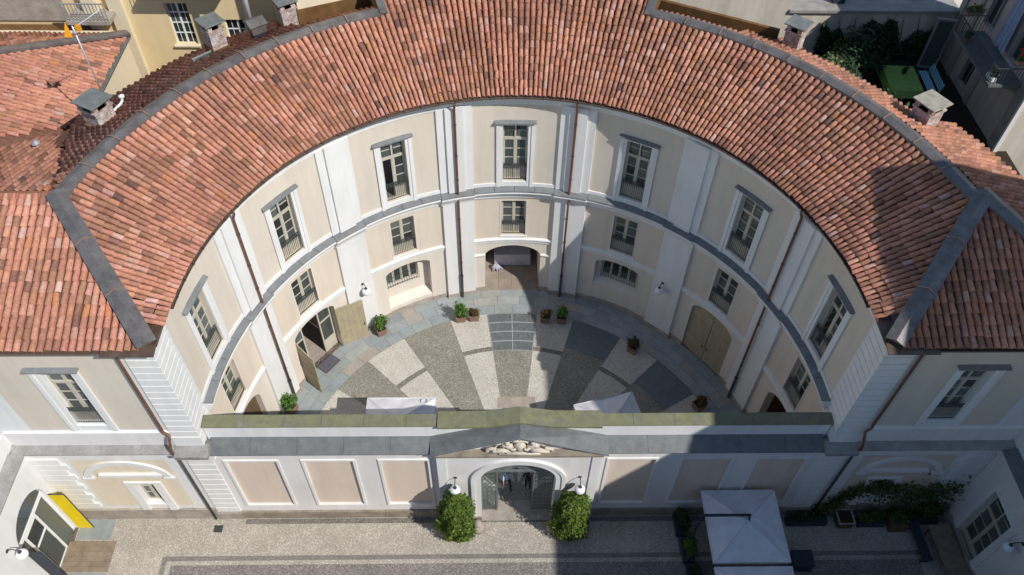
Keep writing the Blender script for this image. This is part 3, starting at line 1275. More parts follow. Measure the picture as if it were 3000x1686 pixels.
# ---- ground floor of each bay
# middle: vaulted passage
pas = MB()
zf = arch_fn(-1.54, 1.54, 3.02, 3.76)
ys, ye = 12.55, 19.5
xs = [-1.54 * cos(pi * i / 24) for i in range(25)]
for a, b in zip(xs[:-1], xs[1:]):
    pas.face([(a, ys + .7, zf(a)), (b, ys + .7, zf(b)), (b, ye, zf(b)), (a, ye, zf(a))])
for x in (-1.54, 1.54):
    pas.face([(x, ys + .5, 0), (x, ye, 0), (x, ye, 3.02), (x, ys + .5, 3.02)])
pas.build("passage_vault", "plaster_lower", pal)
fl = MB()
for i in range(4):
    for j in range(8):
        xa, xb = -1.53 + i * 0.766, -1.53 + (i + 1) * 0.766 - 0.012
        ya, yb = 12.72 + j * 0.9, 12.72 + (j + 1) * 0.9 - 0.012
        s = MB()
        z = 0.016 + random.uniform(-.002, .002)
        s.box(xa, xb, ya, yb, -0.03, z)
        s.build("floor_slab", "passage_floor", pal)
end = MB()
end.face([(-1.6, ye, 0), (1.6, ye, 0), (1.6, ye, 4), (-1.6, ye, 4)])
end.build("passage_end", "plaster_old", pal)
imp = MB()
for s in (-1, 1):
    a, b = (6.9, 9.5) if s > 0 else (-9.5, -6.9)
    sweep(imp, C, a, b, [(0.0, 3.16), (-0.09, 3.15), (-0.10, 3.08), (-0.05, 2.98), (0.0, 2.97)])
imp.build("arch_impost", "plaster_white", pal)


def niche_window(b, deep):
    """arched recess with a four-light barred window on its back wall"""
    Fb = cyl(RW + 0.50)
    lo, hi = b - 5.75, b + 5.75
    f = arch_fn(lo, hi, 3.36, 3.72)
    m = MB()
    wa, wb = (b - 5.0, b + 3.1) if deep else (b - 4.4, b + 4.4)
    wall(m, Fb, lo - 0.2, hi + 0.2, 0.0, 4.0, [(wa, wb, 1.95, 3.55, 0.14)])
    m.build("niche_back", "plaster_lower", pal)
    m = MB()
    sweep(m, C, lo + 0.02, hi - 0.02, [(0.50, 0.95), (0.02, 0.62), (0.02, 0.0), (0.50, 0.0)] if deep else [(0.50, 1.90), (0.02, 1.62), (0.02, 0.0), (0.50, 0.0)])
    m.build("niche_apron", "plaster_lower", pal)
    m = MB()
    wbox(m, C, lo + 0.1, hi - 0.1, 0.0, 0.36, -0.03, 0.018)
    m.build("base_stone", "stone_base", pal)
    w = MB()
    nd = 4
    z0, z1 = 1.95, 3.55
    for i in range(nd + 1):
        u = wa + (wb - wa) * i / nd
        hw_ = 0.28
        ua, ub = max(wa, u - hw_), min(wb, u + hw_)
        wbox(w, Fb, ua, ub, z0, z1, 0.07, 0.13)
    for z in (z0, z1 - 0.08):
        wbox(w, Fb, wa, wb, z, z + 0.08, 0.075, 0.125)
    wo = w.build("window", "wood_frame", pal)
    for i in range(nd):
        ua, ub = wa + (wb - wa) * i / nd + 0.28, wa + (wb - wa) * (i + 1) / nd - 0.28
        for j in range(3):
            za = z0 + 0.08 + j * 0.48
            p = MB()
            wbox(p, Fb, ua, ub, za + 0.015, za + 0.465, 0.10, 0.11)
            p.build("pane", "window_glass", wo)
    g = MB()
    nb = 13
    for i in range(nb + 1):
        u = wa + (wb - wa) * i / nb
        pts = [Fb(u, 3.50, -0.03), Fb(u, 2.75, -0.05), Fb(u, 2.35, -0.16), Fb(u, 2.05, -0.24), Fb(u, 1.92, -0.14), Fb(u, 1.90, -0.02)]
        g.tube(pts, 0.011, 5)
    for z, d in ((3.1, -0.045), (2.6, -0.09), (2.12, -0.225)):
        g.tube([Fb(wa + (wb - wa) * i / 8, z, d) for i in range(9)], 0.011, 5)
    g.build("window_grille", "iron", wo)


niche_window(-26.5, True)
niche_window(26.5, False)


def leaf_door(name, w, h, ht, parent, mat="wood_door", hinge=1):
    """boarded leaf: x 0..w from the hinge, y thickness, top rises from h at the hinge to ht"""
    m = MB()
    n = 5
    for i in range(n):
        xa, xb = w * i / n + 0.004, w * (i + 1) / n - 0.004
        za = h + (ht - h) * math.sin((i / n) * pi / 2)
        zb = h + (ht - h) * math.sin(((i + 1) / n) * pi / 2)
        m.hexa([(xa, 0, 0.02), (xb, 0, 0.02), (xb, .05, 0.02), (xa, .05, 0.02), (xa, 0, za), (xb, 0, zb), (xb, .05, zb), (xa, .05, za)])
    o = m.build(name, mat, parent)
    r = MB()
    for z in (0.25, 1.15, 2.65):
        r.box(0.03, w - 0.03, 0.0505, 0.075, z, z + 0.16)
        r.box(0.03, w - 0.03, -0.025, -0.0005, z, z + 0.16)
    r.box(0.03, 0.17, 0.0505, 0.07, 0.42, 1.14)
    r.box(w - 0.17, w - 0.03, 0.0505, 0.07, 0.42, 1.14)
    r.box(0.03, 0.17, -0.022, -0.0005, 1.32, 2.64)
    r.box(w - 0.17, w - 0.03, -0.022, -0.0005, 1.32, 2.64)
    r.build("door_rail", mat, o)
    hd = MB()
    hd.tube([(w - 0.12, -0.03, 1.12), (w - 0.12, -0.08, 1.12), (w - 0.24, -0.08, 1.12)], 0.014, 6)
    hd.box(w - 0.15, w - 0.09, -0.035, -0.022, 1.02, 1.24)
    hd.build("door_handle", "iron", o)
    return o


def frame_at(o, u, d, rz):
    a = RAD(u)
    o.location = ((RW + d) * sin(a), (RW + d) * cos(a), 0)
    o.rotation_euler = (0, 0, rz)


# right-hand carriage doors, closed
wd = 2 * (RW + 0.2) * sin(RAD(6.2)) / 2 - 0.01
o = leaf_door("door_leaf", wd - 0.01, 3.40, 3.88, pal)
frame_at(o, 53 - 6.2, 0.14, -RAD(53))
o = leaf_door("door_leaf", wd - 0.01, 3.40, 3.88, pal)
o.scale = (-1, 1, 1)
frame_at(o, 53 + 6.2, 0.14, -RAD(53))
m = MB()
wbox(m, C, 46.8, 59.2, 0, 4.0, 0.45, 0.50)
m.build("passage_end", "dark_void", pal)

# left-hand carriage doors, folded open, glazed porch inside
aL = -53.0
o = leaf_door("door_leaf", 1.55, 3.25, 3.05, pal)
frame_at(o, -53 + 6.1, -0.02, 0)
o.rotation_euler = (0, 0, RAD(53 - 22))
o = leaf_door("door_leaf", 1.25, 3.25, 3.05, pal)
o.scale = (-1, 1, 1)
frame_at(o, -53 - 6.1, -0.02, 0)
o.rotation_euler = (0, 0, RAD(138))
por = empty("entrance_porch")
por.parent = pal
por.location = ((RW + 0.34) * sin(RAD(aL)), (RW + 0.34) * cos(RAD(aL)), 0)
por.rotation_euler = (0, 0, -RAD(aL))
m = MB()
for xa, xb in ((-1.36, -1.28), (-0.66, -0.58), (0.50, 0.58), (1.28, 1.36)):
    m.box(xa, xb, 0, .08, 0, 3.5)
m.box(-1.28, -0.66, 0.01, .07, 0.0, 0.95)
m.box(0.58, 1.28, 0.01, .07, 0.0, 0.95)
m.box(-1.28, -0.66, 0.01, .07, 2.45, 2.55)
m.box(0.58, 1.28, 0.01, .07, 2.45, 2.55)
m.box(-1.36, 1.36, 0.005, .075, 3.4, 3.5)
m.build("porch_frame", "wood_frame", por)
for xa, xb, za, zb in ((-1.28, -0.66, 0.95, 2.45), (0.58, 1.28, 0.95, 2.45), (-1.28, -0.66, 2.55, 3.4), (0.58, 1.28, 2.55, 3.4)):
    m = MB()
    m.box(xa, xb, 0.035, 0.045, za, zb)
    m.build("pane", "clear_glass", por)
m = MB()                                            # lobby behind the porch
m.face([(-1.5, .5, 0.012), (1.5, .5, 0.012), (1.5, 3.2, 0.012), (-1.5, 3.2, 0.012)])
m.face([(-1.5, -0.0, 0.012), (1.5, -0.0, 0.012), (1.5, .5, 0.012), (-1.5, .5, 0.012)])
m.build("lobby_floor", "warm_paving", por)
m = MB()
m.face([(-1.5, .4, 0), (-1.5, 3.2, 0), (-1.5, 3.2, 4), (-1.5, .4, 4)])
m.face([(1.5, .4, 0), (1.5, 3.2, 0), (1.5, 3.2, 4), (1.5, .4, 4)])
m.face([(-1.5, 3.2, 0), (1.5, 3.2, 0), (1.5, 3.2, 4), (-1.5, 3.2, 4)])
m.face([(-1.5, .4, 4), (1.5, .4, 4), (1.5, 3.2, 4), (-1.5, 3.2, 4)])
m.build("lobby_wall", "plaster_mauve", por)

# outermost bays
m = MB()
wbox(m, C, -85.4, -73.6, 0, 3.9, 0.30, 0.35)
do = m.build("door_leaf", "wood_brown", pal)
m = MB()
wbox(m, C, -79.6, -79.4, 0, 3.9, 0.28, 0.299)
m.build("door_rail", "wood_door", do)
m = MB()
Fd = cyl(RW)
m.face([Fd(73.4, 0, .48), Fd(85.6, 0, .48), Fd(85.6, 0, 3.2), Fd(73.4, 0, 3.2)])
m.face([Fd(73.4, 0, 3.2), Fd(85.6, 0, 3.2), Fd(85.6, 4, 3.2), Fd(73.4, 4, 3.2)])
m.face([Fd(73.4, 0, .48), Fd(73.4, 0, 3.2), Fd(73.4, 4, 3.2), Fd(73.4, 4, .48)])
m.face([Fd(85.6, 0, .48), Fd(85.6, 0, 3.2), Fd(85.6, 4, 3.2), Fd(85.6, 4, .48)])
m.build("passage_vault", "wood_brown", pal)
# =================================================================== screen wall with the portal
YG = -1.12
gw = thing("gate_wall", "white screen wall with peach panels and mossy coping closing the courtyard", "wall", (0, 0, 0))
PANELS = [(-12.42, -10.10), (-9.18, -6.90), (-5.95, -3.75), (3.75, 5.95), (6.90, 9.18), (10.10, 12.42)]
FG = flat((0, YG, 0), (1, 0, 0), (0, 1, 0))
FP = flat((0, -1.40, 0), (1, 0, 0), (0, 1, 0))
PX = 3.42
AH = 1.63
for sgn in (-1, 1):
    m = MB()
    a, b = (PX, 12.82) if sgn > 0 else (-12.82, -PX)
    wall(m, FG, a, b, 0, 6.6, [(p[0] + .10, p[1] - .10, 1.32, 5.52, 0.07) for p in PANELS if p[0] * sgn > 0])
    m.face([(a, -0.35, 0), (b, -0.35, 0), (b, -0.35, 7.8), (a, -0.35, 7.8)])
    m.build("screen_wall", "plaster_grey", gw)
for p in PANELS:
    m = MB()
    wbox(m, FG, p[0] + .05, p[1] - .05, 1.28, 5.56, 0.07, 0.12)
    m.build("recessed_panel", "plaster_panel", gw)
    m = MB()
    w = 0.11
    for (xa, xb, za, zb) in ((p[0], p[0] + w, 1.22, 5.62), (p[1] - w, p[1], 1.22, 5.62), (p[0] + w, p[1] - w, 1.22, 1.22 + w), (p[0] + w, p[1] - w, 5.62 - w, 5.62)):
        wbox(m, FG, xa, xb, za, zb, -0.055, 0.01)
    m.build("panel_moulding", "plaster_white", gw)
# plinth stones
for sgn in (-1, 1):
    x = PX + 0.02
    while x < 12.7:
        L = min(random.uniform(1.0, 1.5), 12.78 - x)
        if 12.78 - x - L < 0.4:
            L = 12.78 - x
        m = MB()
        xa, xb = (x, x + L - 0.01) if sgn > 0 else (-x - L + 0.01, -x)
        m.box(xa, xb, YG - 0.10 + random.uniform(-.008, .008), YG + 0.02, 0, 0.66 + random.uniform(-.01, .01))
        m.build("plinth_stone", "stone_brown", gw, bevel=0.012)
        x += L
# sloping slate ledge, attic strip and coping slabs
for sgn in (-1, 1):
    xs = [3.45, 5.3, 7.2, 9.1, 11.0, 12.62]
    for a, b in zip(xs[:-1], xs[1:]):
        xa, xb = (a + .006, b - .006) if sgn > 0 else (-b + .006, -a - .006)
        m = MB()
        m.hexa([(xa, -1.46, 6.58), (xb, -1.46, 6.58), (xb, -0.74, 6.92), (xa, -0.74, 6.92), (xa, -1.46, 6.63), (xb, -1.46, 6.63), (xb, -0.74, 7.00), (xa, -0.74, 7.00)])
        m.build("ledge_slab", "slate", gw)
    m = MB()
    xa, xb = (3.45, 12.70) if sgn > 0 else (-12.70, -3.45)
    m.hexa([(xa, -1.30, 6.35), (xb, -1.30, 6.35), (xb, -1.11, 6.20), (xa, -1.11, 6.20), (xa, -1.38, 6.57), (xb, -1.38, 6.57), (xb, -1.11, 6.57), (xa, -1.11, 6.57)])
    m.build("ledge_moulding", "plaster_white", gw)
    m = MB()
    xa, xb = (0.0, 12.74) if sgn > 0 else (-12.74, 0.0)
    m.box(xa, xb, -0.80, -0.352, 6.60, 7.79)
    m.build("attic_strip", "plaster_white", gw)
    xs = [3.33, 4.6, 6.3, 8.0, 9.5, 11.1, 12.76]
    for a, b in zip(xs[:-1], xs[1:]):
        xa, xb = (a + .006, b - .006) if sgn > 0 else (-b + .006, -a - .006)
        m = MB()
        dz = random.uniform(-.006, .006)
        m.hexa([(xa, -0.86, 7.80), (xb, -0.86, 7.80), (xb, -0.33, 7.80), (xa, -0.33, 7.80), (xa, -0.86, 7.85 + dz), (xb, -0.86, 7.85 + dz), (xb, -0.33, 7.92 + dz), (xa, -0.33, 7.92 + dz)])
        m.build("coping_slab", "slate_mossy", gw)
    # raised coping over the portal
    for (a, b, za, zb) in ((0.0, 1.35, 8.30, 7.98), (1.35, 3.325, 7.98, 7.92)):
        m = MB()
        q = [(a, za), (b, zb)]
        pts = []
        for dz, zz in ((-0.10, 0), (0.0, 1)):
            for (x, z), y in ((q[0], -0.98), (q[1], -0.98), (q[1], -0.26), (q[0], -0.26)):
                pts.append((sgn * (x + (0.003 if x == b else -0.003 if x == a and a > 0 else 0)), y, z + dz + (0.07 if (zz and y > -.5) else 0)))
        m.hexa(pts)
        m.build("coping_slab", "slate_mossy", gw)
# portal
m = MB()
wall(m, FP, -PX, PX, 0, 6.55, [(-AH, AH, 0.0, arch_fn(-AH, AH, 4.30, 5.66), 0.62)])
for s in (-1, 1):
    m.face([(s * PX, -1.40, 0), (s * PX, -1.0, 0), (s * PX, -1.0, 6.55), (s * PX, -1.40, 6.55)])
m.face([(-PX, -0.36, 5.7), (PX, -0.36, 5.7), (PX, -0.36, 7.9), (-PX, -0.36, 7.9)])
m.face([(AH, -0.36, 0), (PX, -0.36, 0), (PX, -0.36, 7.9), (AH, -0.36, 7.9)])
m.face([(-PX, -0.36, 0), (-AH, -0.36, 0), (-AH, -0.36, 7.9), (-PX, -0.36, 7.9)])
m.build("portal_wall", "plaster_grey", gw)
# archivolt: two steps
for (ri, ro, d0, d1) in ((0.0, 0.26, -0.07, 0.01), (0.26, 0.42, -0.12, 0.01)):
    m = MB()
    N = 28
    for i in range(N):
        a0, a1 = pi * i / N, pi * (i + 1) / N
        ring = []
        for a in (a0, a1):
            for r in (ri, ro):
                ring.append((-(AH + r) * cos(a), 4.30 + (1.36 + r) * sin(a)))
        (p0, p1, p2, p3) = ring
        m.hexa([FP(p0[0], p0[1], d1), FP(p1[0], p1[1], d1), FP(p3[0], p3[1], d1), FP(p2[0], p2[1], d1),
                FP(p0[0], p0[1], d0), FP(p1[0], p1[1], d0), FP(p3[0], p3[1], d0), FP(p2[0], p2[1], d0)])
    for s in (-1, 1):
        xa, xb = (AH + ri, AH + ro) if s > 0 else (-AH - ro, -AH - ri)
        wbox(m, FP, xa, xb, 0.5, 4.30, d0, d1)
    m.build("archivolt", "plaster_white", gw)
for s in (-1, 1):
    m = MB()
    xa, xb = (AH - 0.0, PX + 0.04) if s > 0 else (-PX - 0.04, -AH + 0.0)
    m.box(xa, xb, -1.53, -1.39, 0, 0.62)
    m.build("plinth_stone", "stone_brown", gw, bevel=0.012)
    m = MB()
    xa, xb = (3.05, PX + 0.02) if s > 0 else (-PX - 0.02, -3.05)
    m.box(xa, xb, -1.45, -1.398, 0.62, 6.5)
    m.build("portal_strip", "plaster_white", gw)
m = MB()
m.box(-1.62, 1.62, -1.42, -0.45, 0.0, 0.035)
m.build("threshold_stone", "stone_base", gw, bevel=0.01)
# pediment
m = MB()
m.box(-PX - 0.05, PX + 0.05, -1.60, -1.0, 6.55, 6.67)
m.build("pediment_ledge", "stone_brown", gw)
m = MB()
m.box(-PX - 0.02, PX + 0.02, -1.52, -1.02, 6.42, 6.55)
m.build("pediment_moulding", "plaster_white", gw)
m = MB()
m.face([(-3.4, -1.25, 6.67), (3.4, -1.25, 6.67), (0, -1.25, 8.12)])
m.build("tympanum", "plaster_white", gw)
for s in (-1, 1):
    m = MB()
    x0, z0, x1, z1 = 0.0, 8.17, 3.66, 6.72
    m.hexa([(s * x0, -1.62, z0 - .06), (s * x1, -1.62, z1 - .06), (s * x1, -0.74, z1 + .20), (s * x0, -0.74, z0 - .06),
            (s * x0, -1.62, z0), (s * x1, -1.62, z1), (s * x1, -0.74, z1 + .26), (s * x0, -0.74, z0)])
    m.build("pediment_slate", "slate", gw)
    m = MB()
    m.hexa([(0, -1.55, 7.96), (s * 3.5, -1.55, 6.58), (s * 3.5, -1.2, 6.58), (0, -1.2, 7.96), (0, -1.55, 8.10), (s * 3.5, -1.55, 6.70), (s * 3.5, -1.2, 6.70), (0, -1.2, 8.10)])
    m.build("pediment_moulding", "plaster_white", gw)
# carved trophy on the pediment ledge
tr = thing("carved_crest", "pale stone carving of a shield between scrolling figures on the pediment", "sculpture", (0, -1.42, 6.672))
cv = MB()
rnd = random.Random(4)
cv.box(-0.85, 0.85, -0.13, 0.10, 0.0, 0.10)
cv.ball((0, 0, 0.50), 0.30, 14, (0.85, 0.45, 1.25))
cv.ball((0, -0.08, 0.52), 0.20, 12, (0.8, 0.45, 1.2))
cv.tube([(-0.30, 0, 0.86), (-0.15, 0, 0.98), (0, 0, 0.92), (0.15, 0, 0.98), (0.30, 0, 0.86)], 0.075, 8)
for k in range(-2, 3):
    cv.ball((k * 0.11, 0, 1.04 - abs(k) * 0.04), 0.055, 8)
for s in (-1, 1):
    cv.tube([(s * 0.28, 0.02, 0.22), (s * 0.46, 0.0, 0.62), (s * 0.62, -0.02, 0.74), (s * 0.74, -0.05, 0.58)], [0.13, 0.17, 0.14, 0.09], 10)   # torso leaning on the shield
    cv.ball((s * 0.52, -0.06, 0.88), 0.115, 10, (1, 1, 1.15))                                                                         # head
    cv.tube([(s * 0.40, -0.10, 0.62), (s * 0.30, -0.16, 0.50), (s * 0.18, -0.18, 0.62)], [0.07, 0.06, 0.05], 8)                        # arm
    cv.tube([(s * 0.42, -0.04, 0.28), (s * 0.74, -0.10, 0.40), (s * 1.02, -0.06, 0.22), (s * 1.20, -0.04, 0.12)], [0.13, 0.12, 0.09, 0.06], 10)  # legs stretched out
    cv.tube([(s * 0.50, 0.02, 0.16), (s * 0.86, -0.02, 0.20), (s * 1.12, 0.0, 0.34), (s * 1.32, 0.0, 0.30), (s * 1.36, 0.0, 0.14), (s * 1.24, 0.0, 0.10)], [0.11, 0.10, 0.085, 0.075, 0.06, 0.05], 8)
    cv.tube([(s * 0.66, 0.05, 0.70), (s * 0.86, 0.06, 0.66), (s * 0.98, 0.05, 0.50), (s * 0.90, 0.05, 0.40)], [0.07, 0.075, 0.06, 0.04], 8)
    for q in range(7):
        cv.ball((s * rnd.uniform(0.35, 1.15), rnd.uniform(-0.12, 0.05), rnd.uniform(0.12, 0.45)), rnd.uniform(0.05, 0.10), 8, (1, 0.8, 0.8))
cv.build("figure_group", "stone_carved", tr, smooth=True)

# iron gate: lunette, fixed sides and the two leaves folded back
ig = thing("iron_gate", "wrought iron gate with scrolled lunette filling the portal arch", "gate", (0, -0.88, 0))
zf = arch_fn(-AH, AH, 4.28, 5.64)
fr = MB()
fr.box(-1.62, 1.62, -.04, .04, 3.93, 4.05)
for x in (-1.60, -0.92, 0.74, 1.60):
    fr.box(x - .03, x + .03, -.035, .035, 0.03, 3.93)
fr.build("gate_frame", "gate_iron", ig)
sc = MB()
N = 9
for i in range(1, N * 2):
    a = pi * i / (2 * N)
    p0 = (-0.30 * cos(a), 0, 4.07 + 0.28 * sin(a))
    p1 = (-1.60 * cos(a), 0, 4.07 + (1.53) * sin(a))
    sc.bar(p0, p1, 0.022)
for r in (0.3, 0.62, 0.95, 1.28, 1.56):
    pts = [(-r * cos(pi * i / 24) * 1.02, 0, 4.07 + r * sin(pi * i / 24) * 0.97) for i in range(25)]
    sc.tube(pts, 0.016, 5)
for i in range(10):
    a = pi * (i + 0.5) / 10
    for r in (0.78, 1.12):
        c = (-r * cos(a), 0, 4.07 + r * .97 * sin(a))
        pts = [(c[0] + 0.12 * cos(2 * pi * k / 10), 0, c[2] + 0.12 * sin(2 * pi * k / 10)) for k in range(10)]
        sc.tube(pts, 0.014, 5, closed=True)
sc.build("lunette", "gate_iron", ig)
lat = MB()
for (xa, xb) in ((-1.57, -0.95), (0.77, 1.57)):
    for z in [0.12 + 0.38 * i for i in range(11)]:
        if z < 3.93:
            lat.box(xa, xb, -.014, .014, z - .012, z + .012)
    nb = 11
    for i in range(nb + 1):
        x = xa + (xb - xa) * i / nb
        lat.box(x - .009, x + .009, -.009, .009, 0.06, 3.93)
    for z in [0.31 + 0.38 * i for i in range(10)]:
        for j in range(3):
            x = xa + (xb - xa) * (j + .5) / 3
            pts = [(x + .09 * cos(2 * pi * k / 9), 0.012, z + .13 * sin(2 * pi * k / 9)) for k in range(9)]
            if z < 3.8:
                lat.tube(pts, 0.012, 5, closed=True)
lat.build("side_lattice", "gate_iron", ig)
for s in (-1, 1):
    m = MB()
    x = -0.88 if s < 0 else 0.70
    for z in [0.15 + 0.47 * i for i in range(9)]:
        m.box(x - .014, x + .014, 0.05, 0.80, z - .012, z + .012)
    for i in range(9):
        y = 0.05 + 0.75 * i / 8
        m.box(x - .009, x + .009, y - .009, y + .009, 0.06, 3.92)
    m.build("gate_leaf", "gate_iron", ig)


# wall lamps: bracket and opal globe
def lamp(loc, rz, label, group=None, reach=0.42):
    t = thing("wall_lamp", label, "lamp", loc, rz, group)
    m = MB()
    m.lathe([(0.09, -0.012), (0.09, 0.012)], 10, (0, 0, 0))
    for i, q in enumerate(m.v):
        m.v[i] = (q[0], -q[2], q[1])
    m.tube([(0, 0, 0), (0, -0.10, 0.10), (0, -reach * 0.6, 0.16), (0, -reach, 0.06), (0, -reach, -0.06)], 0.022, 8)
    m.lathe([(0.05, -0.02), (0.085, -0.10), (0.06, -0.12)], 12, (0, -reach, 0))
    m.build("bracket", "iron", t)
    g = MB()
    g.ball((0, -reach, -0.33), 0.235, 20)
    g.build("globe", "opal_glass", t, smooth=True)
    f = MB()
    f.lathe([(0.02, -0.63), (0.05, -0.58), (0.03, -0.555)], 10, (0, -reach, 0))
    f.build("finial", "iron", t)
    return t


lamp((-2.72, -1.40, 4.42), 0, "opal globe lamp on the portal wall above the laurel bush beside the sunlit panels", None, 0.42)
lamp((2.66, -1.40, 4.42), 0, "opal globe lamp on the portal wall above the laurel bush beside the shaded panels", None, 0.42)
for u, lb in ((-38.7, "opal globe lamp on white pilaster above the open door leaf"), (38.4, "opal globe lamp on white pilaster beside the closed double doors")):
    a = RAD(u)
    r = RW - 0.155
    lamp((r * sin(a), r * cos(a), 3.95), -a, lb, None, 0.30)
lamp((-20.4, -4.62, 4.75), RAD(90), "opal globe lamp on the low wing beside the arched glass entrance", None, 0.45)
lamp((20.4, -4.75, 4.95), RAD(-90), "opal globe lamp on the low wing beyond the wooden bench table", None, 0.45)


# =================================================================== the two wings facing the front court
def wing(sgn, label, label_low):
    w = thing("palace_wing", label, "building", (0, 0, 0))
    F = flat((0, -1.10, 0), (1, 0, 0), (0, 1, 0))
    ab = lambda a, b: (a, b) if sgn > 0 else (-b, -a)
    XU, XL = 16.68 * sgn, 16.40 * sgn
    m = MB()
    a, b = ab(13.85, 24.5)
    wall(m, F, a, b, 0.0, 14.0, [(XU - .575, XU + .575, 8.57, 12.24, .32), (XL - .43, XL + .43, 1.50, 3.46, .32)])
    m.build("front_wall", "plaster_white", w)
    m = MB()
    a, b = ab(14.32, 19.20)
    wall(m, F, a, b, 8.20, 13.26, [(XU - .60, XU + .60, 8.2, 12.3, .02)], -0.022)
    m.build("wall_field", "plaster_beige", w)
    m = MB()
    a, b = ab(14.80, 18.80)
    wall(m, F, a, b, 1.32, 5.62, [(XL - .45, XL + .45, 1.32, 3.5, .02)], -0.022)
    m.build("wall_field", "plaster_ochre" if sgn < 0 else "plaster_panel", w)
    o = make_window(w, 1.15, 3.67, 0.8, 3, 2, 2.62, 1.15, True, False, 0.28)
    o.location = (XU, -1.10, 8.57)
    o = make_window(w, 0.86, 1.96, 0, 3, 0, None, 1.0, False, False, 0.28, rail=False)
    o.location = (XL, -1.10, 1.50)
    m = MB()
    for s in (-1, 1):
        xa, xb = (XL + .43, XL + .80) if s > 0 else (XL - .80, XL - .43)
        wbox(m, F, xa + .012 * (s > 0), xb - .012 * (s < 0), 0.9, 3.56, -0.09, 0.0)
    wbox(m, F, XL - .80, XL + .80, 3.56, 3.70, -0.10, 0.0)
    m.build("window_surround", "plaster_white", w)
    # blind arch with a straight hood
    m = MB()
    cx = 16.78 * sgn
    N = 24
    for i in range(N):
        a0, a1 = pi * i / N, pi * (i + 1) / N
        q = []
        for a in (a0, a1):
            for (rx, rz) in ((1.54, 1.14), (1.84, 1.40)):
                q.append((cx - rx * cos(a), 4.18 + rz * sin(a)))
        p0, p1, p2, p3 = q
        m.hexa([F(p0[0], p0[1], 0), F(p1[0], p1[1], 0), F(p3[0], p3[1], 0), F(p2[0], p2[1], 0), F(p0[0], p0[1], -.10), F(p1[0], p1[1], -.10), F(p3[0], p3[1], -.10), F(p2[0], p2[1], -.10)])
    m.build("blind_arch", "plaster_white", w)
    m = MB()
    a, b = ab(15.30, 17.95)
    wbox(m, F, a, b, 4.34, 4.52, -0.16, 0.0)
    a, b = ab(14.84, 15.30)
    wbox(m, F, a, b, 4.06, 4.20, -0.12, 0.0)
    a, b = ab(18.25, 18.74)
    wbox(m, F, a, b, 4.06, 4.20, -0.12, 0.0)
    m.build("arch_hood", "plaster_white", w)
    # cornice between the floors, plinth of the upper floor
    m = MB()
    a, b = ab(13.95, 20.39)
    sweep(m, F, a, b, [(0.0, 6.84), (-0.34, 6.74), (-0.36, 6.66), (-0.28, 6.58), (-0.18, 6.40), (-0.06, 6.30), (-0.05, 6.05), (0.0, 6.04)])
    m.build("cornice", "plaster_white", w)
    xs = [13.95, 15.3, 16.9, 18.4, 20.5]
    for p, q in zip(xs[:-1], xs[1:]):
        a, b = ab(p + .005, q - .005)
        m = MB()
        sweep(m, F, a, b, [(0.0, 6.99), (-0.42, 6.87), (-0.42, 6.80), (0.0, 6.85)])
        m.build("ledge_slab", "stone_ledge", w)
    m = MB()
    a, b = ab(13.9, 20.38)
    wbox(m, F, a, b, 6.99, 7.95, -0.05, 0.0)
    m.build("upper_plinth", "plaster_grey", w)
    m = MB()
    a, b = ab(13.9, 20.38)
    sweep(m, F, a, b, [(0, 8.06), (-0.10, 8.03), (-0.10, 7.96), (0, 7.955)])
    m.build("plinth_moulding", "plaster_white", w)
    m = MB()
    a, b = ab(13.9, 20.4)
    sweep(m, F, a, b, [(0, 13.42), (-0.06, 13.42), (-0.08, 13.66), (-0.2, 13.78), (-0.32, 14.0), (0, 14.0)])
    m.build("eaves_cornice", "plaster_white", w)
    # base stones
    x = 13.9
    while x < 20.2:
        L = min(random.uniform(0.9, 1.4), 20.4 - x)
        a, b = ab(x, x + L - 0.01)
        m = MB()
        m.box(a, b, -1.10 - 0.10 + random.uniform(-.01, .01), -1.08, 0, 0.95 + random.uniform(-.01, .02))
        m.build("plinth_stone", "stone_base" if sgn < 0 else "stone_brown", w, bevel=0.012)
        x += L
    # pilaster strip in the inner corner with notched quoins
    for z in [1.2 + 0.46 * i for i in range(10)]:
        m = MB()
        a, b = ab(19.20 if int(z / 0.46) % 2 else 19.02, 20.38)
        m.box(a, b, -1.17, -1.09, z, z + 0.42)
        m.build("quoin_block", "plaster_white", w)
    # banded corner pier
    m = MB()
    a, b = ab(12.84, 13.88)
    m.box(a, b, -1.12, 0.35, 0, 14.0)
    m.build("corner_pier", "plaster_white", w)
    qm = None
    for z0, z1, n, o in ((7.66, 13.42, 14, 0.045), (0.62, 5.80, 11, 0.045)):
        ph = (z1 - z0) / n
        for i in range(n):
            m = MB()
            a, b = ab(12.84 - o, 13.88 + o * 0.3)
            m.box(a, b, -1.12 - o, 0.26, z0 + i * ph + 0.022, z0 + (i + 1) * ph - 0.022)
            m.build("quoin_block", "plaster_white", w, bevel=0.014)
    m = MB()
    a, b = ab(12.78, 13.93)
    m.box(a, b, -1.20, 0.2, 6.99, 7.64)
    m.build("pier_base", "plaster_white", w)
    m = MB()
    a, b = ab(12.62, 14.0)
    m.box(a, b, -1.26, 0.0, 5.84, 6.62)
    m.build("pier_capital", "plaster_white", w)
    m = MB()
    a, b = ab(12.60, 13.94)
    m.hexa([(a, -1.66, 6.64), (b, -1.66, 6.64), (b, -0.6, 6.64), (a, -0.6, 6.64), (a, -1.66, 6.84), (b, -1.66, 6.84), (b, -1.13, 6.985), (a, -1.13, 6.985)])
    m.build("ledge_slab", "stone_ledge", w)
    m = MB()
    a, b = ab(12.78, 13.95)
    m.box(a, b, -1.24, 0.1, 0, 0.60)
    m.build("plinth_stone", "stone_base" if sgn < 0 else "stone_brown", w, bevel=0.012)
    # downpipe with its cornice kink
    m = MB()
    x = 14.06 * sgn
